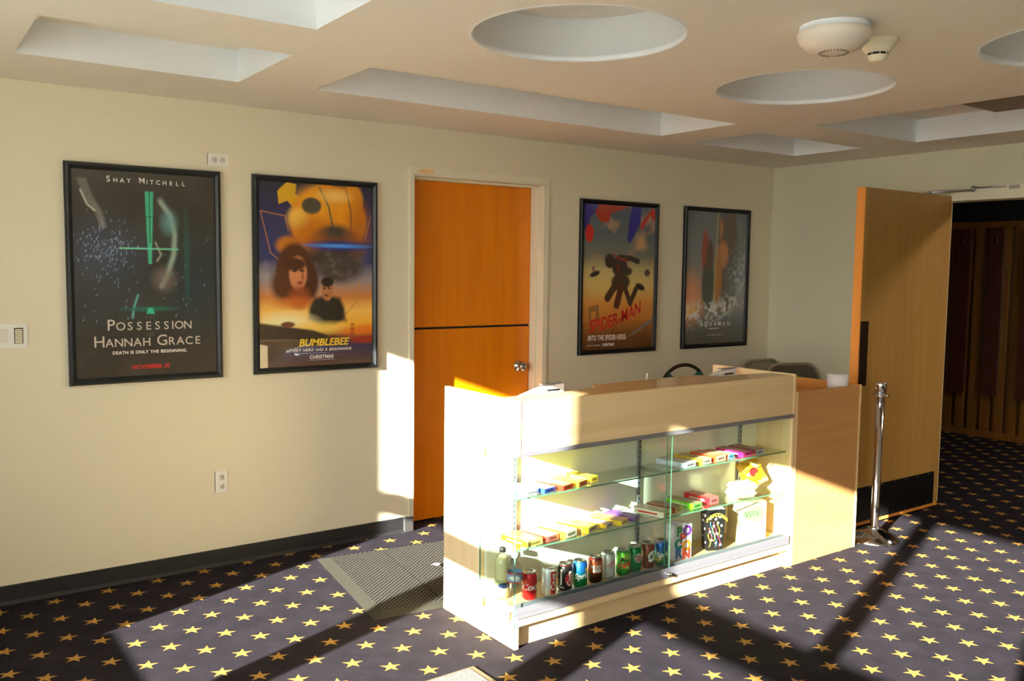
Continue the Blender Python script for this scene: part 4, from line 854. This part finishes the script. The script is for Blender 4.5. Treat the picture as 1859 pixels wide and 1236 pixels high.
# ------------------------------------------------------------------ rope post
stt = empty('rope_post', (3.765, -1.675, 0))
MB().lathe([(0, 0.0), (0.138, 0.0), (0.140, 0.006), (0.132, 0.018), (0.105, 0.040), (0.070, 0.060), (0.040, 0.072), (0.028, 0.078), (0.0, 0.08)], 56).obj('base', m_chrome, stt)
MB().lathe([(0.036, 0.074), (0.036, 0.082), (0.024, 0.088)], 32).obj('collar', m_chrome, stt)
MB().lathe([(0.0245, 0.078), (0.0245, 0.885), (0.0, 0.885)], 36).obj('pole', m_chrome, stt)
MB().lathe([(0.024, 0.865), (0.050, 0.872), (0.050, 0.878), (0.024, 0.884)], 36).obj('rope_ring', m_chrome, stt)
MB().lathe([(0.024, 0.884), (0.030, 0.892), (0.034, 0.93), (0.034, 0.948), (0.030, 0.952), (0.0, 0.952)], 36).obj('finial', m_chrome, stt)
tag(stt, 'chrome rope post with domed base before open wooden door', 'post')

# ------------------------------------------------------------------ chairs
def arc(cx, cz, rx, rz, a0, a1, n, y=0.0): return [(cx+rx*math.cos(a0+(a1-a0)*i/n), y, cz+rz*math.sin(a0+(a1-a0)*i/n)) for i in range(n+1)]
gch = empty('stacking_chair', (3.39, -0.545, 0), 0.0)
bf = MB(); bf.tube([(-0.20, 0.0, 0.44), (-0.205, 0.05, 0.70)] + [(x, 0.09, z) for x, _, z in arc(0, 0.80, 0.205, 0.155, PI, 0, 18)] + [(0.205, 0.05, 0.70), (0.20, 0, 0.44)], 0.0125, 10); bf.obj('back_frame', m_chmetal, gch)
bp_ = MB(); pts = [(-0.19, 0.70), (0.19, 0.70), (0.195, 0.80)] + [(0.192*math.cos(a), 0.80+0.13*math.sin(a)) for a in (0.25, 0.5)] + [(0.15*math.cos(a*PI/10), 0.92-0.052*math.sin(a*PI/10)) for a in range(0, 11)] + [(0.192*math.cos(a), 0.80+0.13*math.sin(a)) for a in (PI-0.5, PI-0.25)] + [(-0.195, 0.80)]
bp_.prism(pts, 0.075, 0.095, 'xz'); bp_.obj('backrest', m_teal, gch)
MB().box(-0.21, 0.21, -0.36, 0.04, 0.42, 0.47, 0.02).obj('seat', m_teal, gch)
for sx in (-1, 1):
    MB().tube([(sx*0.2, -0.33, 0.43), (sx*0.21, -0.36, 0.0)], 0.0115).obj('leg', m_chmetal, gch); MB().tube([(sx*0.2, 0.0, 0.43), (sx*0.21, 0.08, 0.0)], 0.0115).obj('leg', m_chmetal, gch)
tag(gch, 'teal backed chair with dark metal arch frame behind the counter', 'chair')
def folding(loc, rz, pad, label, lean=0.12):
    t = empty('folding_chair', loc, rz)
    def P(x, z): return (x, lean*z/0.92, z)
    fr_ = MB(); path = [P(-0.225, 0.012), P(-0.225, 0.78)] + [P(-0.225+0.10*(1-math.cos(a)), 0.78+0.115*math.sin(a)) for a in (0.35, 0.8, 1.2, PI/2)] + [P(0.225-0.10*(1-math.cos(a)), 0.78+0.115*math.sin(a)) for a in (PI/2, 1.2, 0.8, 0.35)] + [P(0.225, 0.78), P(0.225, 0.012)]
    fr_.tube(path, 0.012, 10); fr_.obj('frame', m_fold, t)
    bk = MB(); bb_ = bmesh.new()
    ptz = [(-0.21, 0.66), (0.21, 0.66), (0.212, 0.80), (0.18, 0.862), (0.12, 0.885), (-0.12, 0.885), (-0.18, 0.862), (-0.212, 0.80)]
    n = len(ptz); A_ = [(x, lean*z/0.92-0.014, z) for x, z in ptz]; B_ = [(x, lean*z/0.92+0.012, z) for x, z in ptz]
    bk._add(A_+B_, [tuple(range(n)), tuple(range(n, 2*n))[::-1]] + [(i, (i+1) % n, n+(i+1) % n, n+i) for i in range(n)]); bk.obj('backrest', pad, t)
    st_ = MB(); ptz = [(-0.19, 0.18), (0.19, 0.18), (0.19, 0.56), (-0.19, 0.56)]; A_ = [(x, lean*z/0.92-0.03, z) for x, z in ptz]; B_ = [(x, lean*z/0.92-0.006, z) for x, z in ptz]
    st_._add(A_+B_, [(0, 1, 2, 3), (7, 6, 5, 4)] + [(i, (i+1) % 4, 4+(i+1) % 4, 4+i) for i in range(4)]); st_.obj('seat', pad, t)
    bl = MB(); bl.tube([(-0.18, -0.03, 0.012), (-0.18, lean*0.6/0.92-0.04, 0.6)], 0.010); bl.tube([(0.18, -0.03, 0.012), (0.18, lean*0.6/0.92-0.04, 0.6)], 0.010); bl.obj('leg', m_fold, t)
    return tag(t, label, 'folding chair', 'folded chairs in the corner')
folding((4.585, -0.33, 0), 0.0, m_fold, 'beige folded metal chair leaning by back wall corner', 0.2)
folding((4.52, -0.62, 0), -0.30, m_foldpad, 'grey padded folded chair in front of right wall corner', 0.2)

# ------------------------------------------------------------------ mats
def dotmat():
    m, nt, b = newmat('perforated_rubber'); t = N(nt, 'ShaderNodeTexCoord'); sp = N(nt, 'ShaderNodeSeparateXYZ'); nt.links.new(t.outputs['Object'], sp.inputs[0])
    p = 0.026
    xs = mth(nt, 'DIVIDE', sp.outputs[0], p); ys = mth(nt, 'DIVIDE', sp.outputs[1], p)
    def cell(ox):
        fx = mth(nt, 'SUBTRACT', mth(nt, 'FRACT', mth(nt, 'ADD', xs, 100+ox)), 0.5); fy = mth(nt, 'SUBTRACT', mth(nt, 'FRACT', mth(nt, 'ADD', ys, 100+ox)), 0.5)
        return mth(nt, 'LESS_THAN', mth(nt, 'ADD', mth(nt, 'MULTIPLY', fx, fx), mth(nt, 'MULTIPLY', fy, fy)), 0.09)
    hole = mth(nt, 'MAXIMUM', cell(0.0), cell(0.5))
    nt.links.new(mixc(nt, hole, lin((78, 76, 70)), lin((5, 5, 5))), b.inputs['Base Color']); b.inputs['Roughness'].default_value = 0.8; b.inputs['Specular IOR Level'].default_value = 0.1
    return m
m_rub = plain('grey_rubber', (48, 47, 40), 0.8, noise=0.1, spec=0.1); m_dot = dotmat()
mt = empty('floor_mat', (0.862, -0.196, 0), math.radians(-7.2))
ML, MD, bw = 1.35, 0.93, 0.062
def ramp(mb, pts): mb._add(pts, [(0, 1, 2, 3)])
rm = MB()
rm._add([(-0.0, 0.0, 0.001), (ML, 0.0, 0.001), (ML, -MD, 0.001), (0, -MD, 0.001), (bw, -0.03, 0.012), (ML, -0.03, 0.012), (ML, -MD+bw, 0.012), (bw, -MD+bw, 0.012)], [(0, 1, 5, 4), (3, 0, 4, 7), (2, 3, 7, 6), (1, 2, 6, 5), (3, 2, 1, 0)])
rm.obj('ramp_edge', m_rub, mt)
tw = 0.302; nt_ = 4
for i in range(nt_):
    x0 = bw+i*tw; x1 = min(x0+tw-0.004, ML)
    MB().box(x0, x1, -MD+bw, -0.03, 0.004, 0.0135, 0.001).obj('mat_tile', m_dot, mt)
tag(mt, 'grey perforated rubber floor mat beside the orange door', 'floor mat')
m2 = empty('door_mat', (0.863, -1.762, 0), 0.02)
MB().box(-1.3, 0.0, -1.0, 0.0, 0.0005, 0.008, 0.003).obj('mat_border', plain('tan_rubber', (84, 72, 52), 0.6), m2)
def grit():
    m, nt, b = newmat('grey_loop_pile'); t = N(nt, 'ShaderNodeTexCoord'); n = N(nt, 'ShaderNodeTexNoise'); n.inputs['Scale'].default_value = 260; n.inputs['Detail'].default_value = 3
    nt.links.new(t.outputs['Object'], n.inputs['Vector']); r = N(nt, 'ShaderNodeMapRange'); r.inputs[1].default_value = 0.38; r.inputs[2].default_value = 0.6; nt.links.new(n.outputs[0], r.inputs[0])
    nt.links.new(mixc(nt, r.outputs[0], lin((40, 39, 36)), lin((128, 127, 122))), b.inputs['Base Color']); b.inputs['Roughness'].default_value = 0.95
    bp2 = N(nt, 'ShaderNodeBump'); bp2.inputs['Strength'].default_value = 0.8; bp2.inputs['Distance'].default_value = 0.004; nt.links.new(n.outputs[0], bp2.inputs['Height']); nt.links.new(bp2.outputs[0], b.inputs['Normal']); return m
MB().box(-1.27, -0.028, -0.97, -0.014, 0.006, 0.011, 0.002).obj('mat_pile', grit(), m2)
tag(m2, 'grey flecked mat with tan edge at the bottom of the view', 'floor mat')
ps = MB(); rnd = random.Random(3); V = [(0.028*math.cos(a)*(0.7+0.5*rnd.random()), 0.02*math.sin(a)*(0.7+0.5*rnd.random()), 0.004+0.016*rnd.random()) for a in [2*PI*i/9 for i in range(9)]] + [(0, 0, 0.022)]
ps._add(V, [(i, (i+1) % 9, 9) for i in range(9)]); po = ps.obj('paper_scrap', plain('scrap_paper', (240, 226, 180), 0.8), loc=(1.325, -0.685, 0.0135)); tag(po, 'small crumpled cream paper scrap on the rubber mat', 'paper scrap')

# ------------------------------------------------------------------ ceiling fittings
sm = empty('ceiling_alarm', (1.63, -2.765, H))
MB().lathe([(0.112, 0.0), (0.114, -0.018), (0.0, -0.018)], 48).obj('mounting_base', m_white, sm)
MB().lathe([(0.118, -0.020), (0.121, -0.028), (0.112, -0.052), (0.088, -0.074), (0.056, -0.086), (0.0, -0.090)], 48).obj('dome', plain('alarm_plastic', (226, 214, 200), 0.4, noise=0.01), sm)
gr_ = MB()
for i in range(28):
    a = 2*PI*i/28; gr_.box(-0.0015, 0.0015, 0.040, 0.050, -0.0895, -0.0845)
    vs_ = gr_.bm.verts[:] ; vs_ = vs_[-8:]
    for v in vs_: v.co = Matrix.Rotation(a, 3, 'Z') @ v.co
gr_.obj('vent_slots', plain('vent_grey', (120, 108, 98), 0.6), sm)
tag(sm, 'large white dome ceiling alarm beside the smaller detector', 'alarm')
s2 = empty('smoke_detector', (1.905, -2.752, H))
MB().lathe([(0.064, 0.0), (0.066, -0.008), (0.060, -0.016), (0.052, -0.018), (0.052, -0.030), (0.046, -0.040), (0.036, -0.046)], 40).obj('detector_base', m_ivory, s2)
MB().lathe([(0.033, -0.046), (0.033, -0.054)], 32).obj('smoke_slot', m_slot, s2)
MB().lathe([(0.035, -0.054), (0.034, -0.058), (0.026, -0.072), (0.018, -0.076), (0, -0.076)], 32).obj('detector_cap', m_ivory, s2)
rb_ = MB()
for i in range(8):
    a = 2*PI*i/8; k = len(rb_.bm.verts); rb_.box(0.031, 0.036, -0.0015, 0.0015, -0.056, -0.045)
    for v in rb_.bm.verts[:][k:]: v.co = Matrix.Rotation(a, 3, 'Z') @ v.co
rb_.obj('slot_ribs', m_ivory, s2)
tag(s2, 'small ivory smoke detector with black slot beside the dome', 'smoke detector')
vt = MB(); vt.box(3.31, 4.315, -3.29, -1.98, H+DEP-0.02, H+DEP-0.001); vo = vt.obj('ceiling_grille', plain('grille_brown', (120, 98, 70), 0.6, noise=0.3, scale=60)); tag(vo, 'brown ceiling grille inside the recess above the open door', 'vent')
bpy.context.view_layer.update()
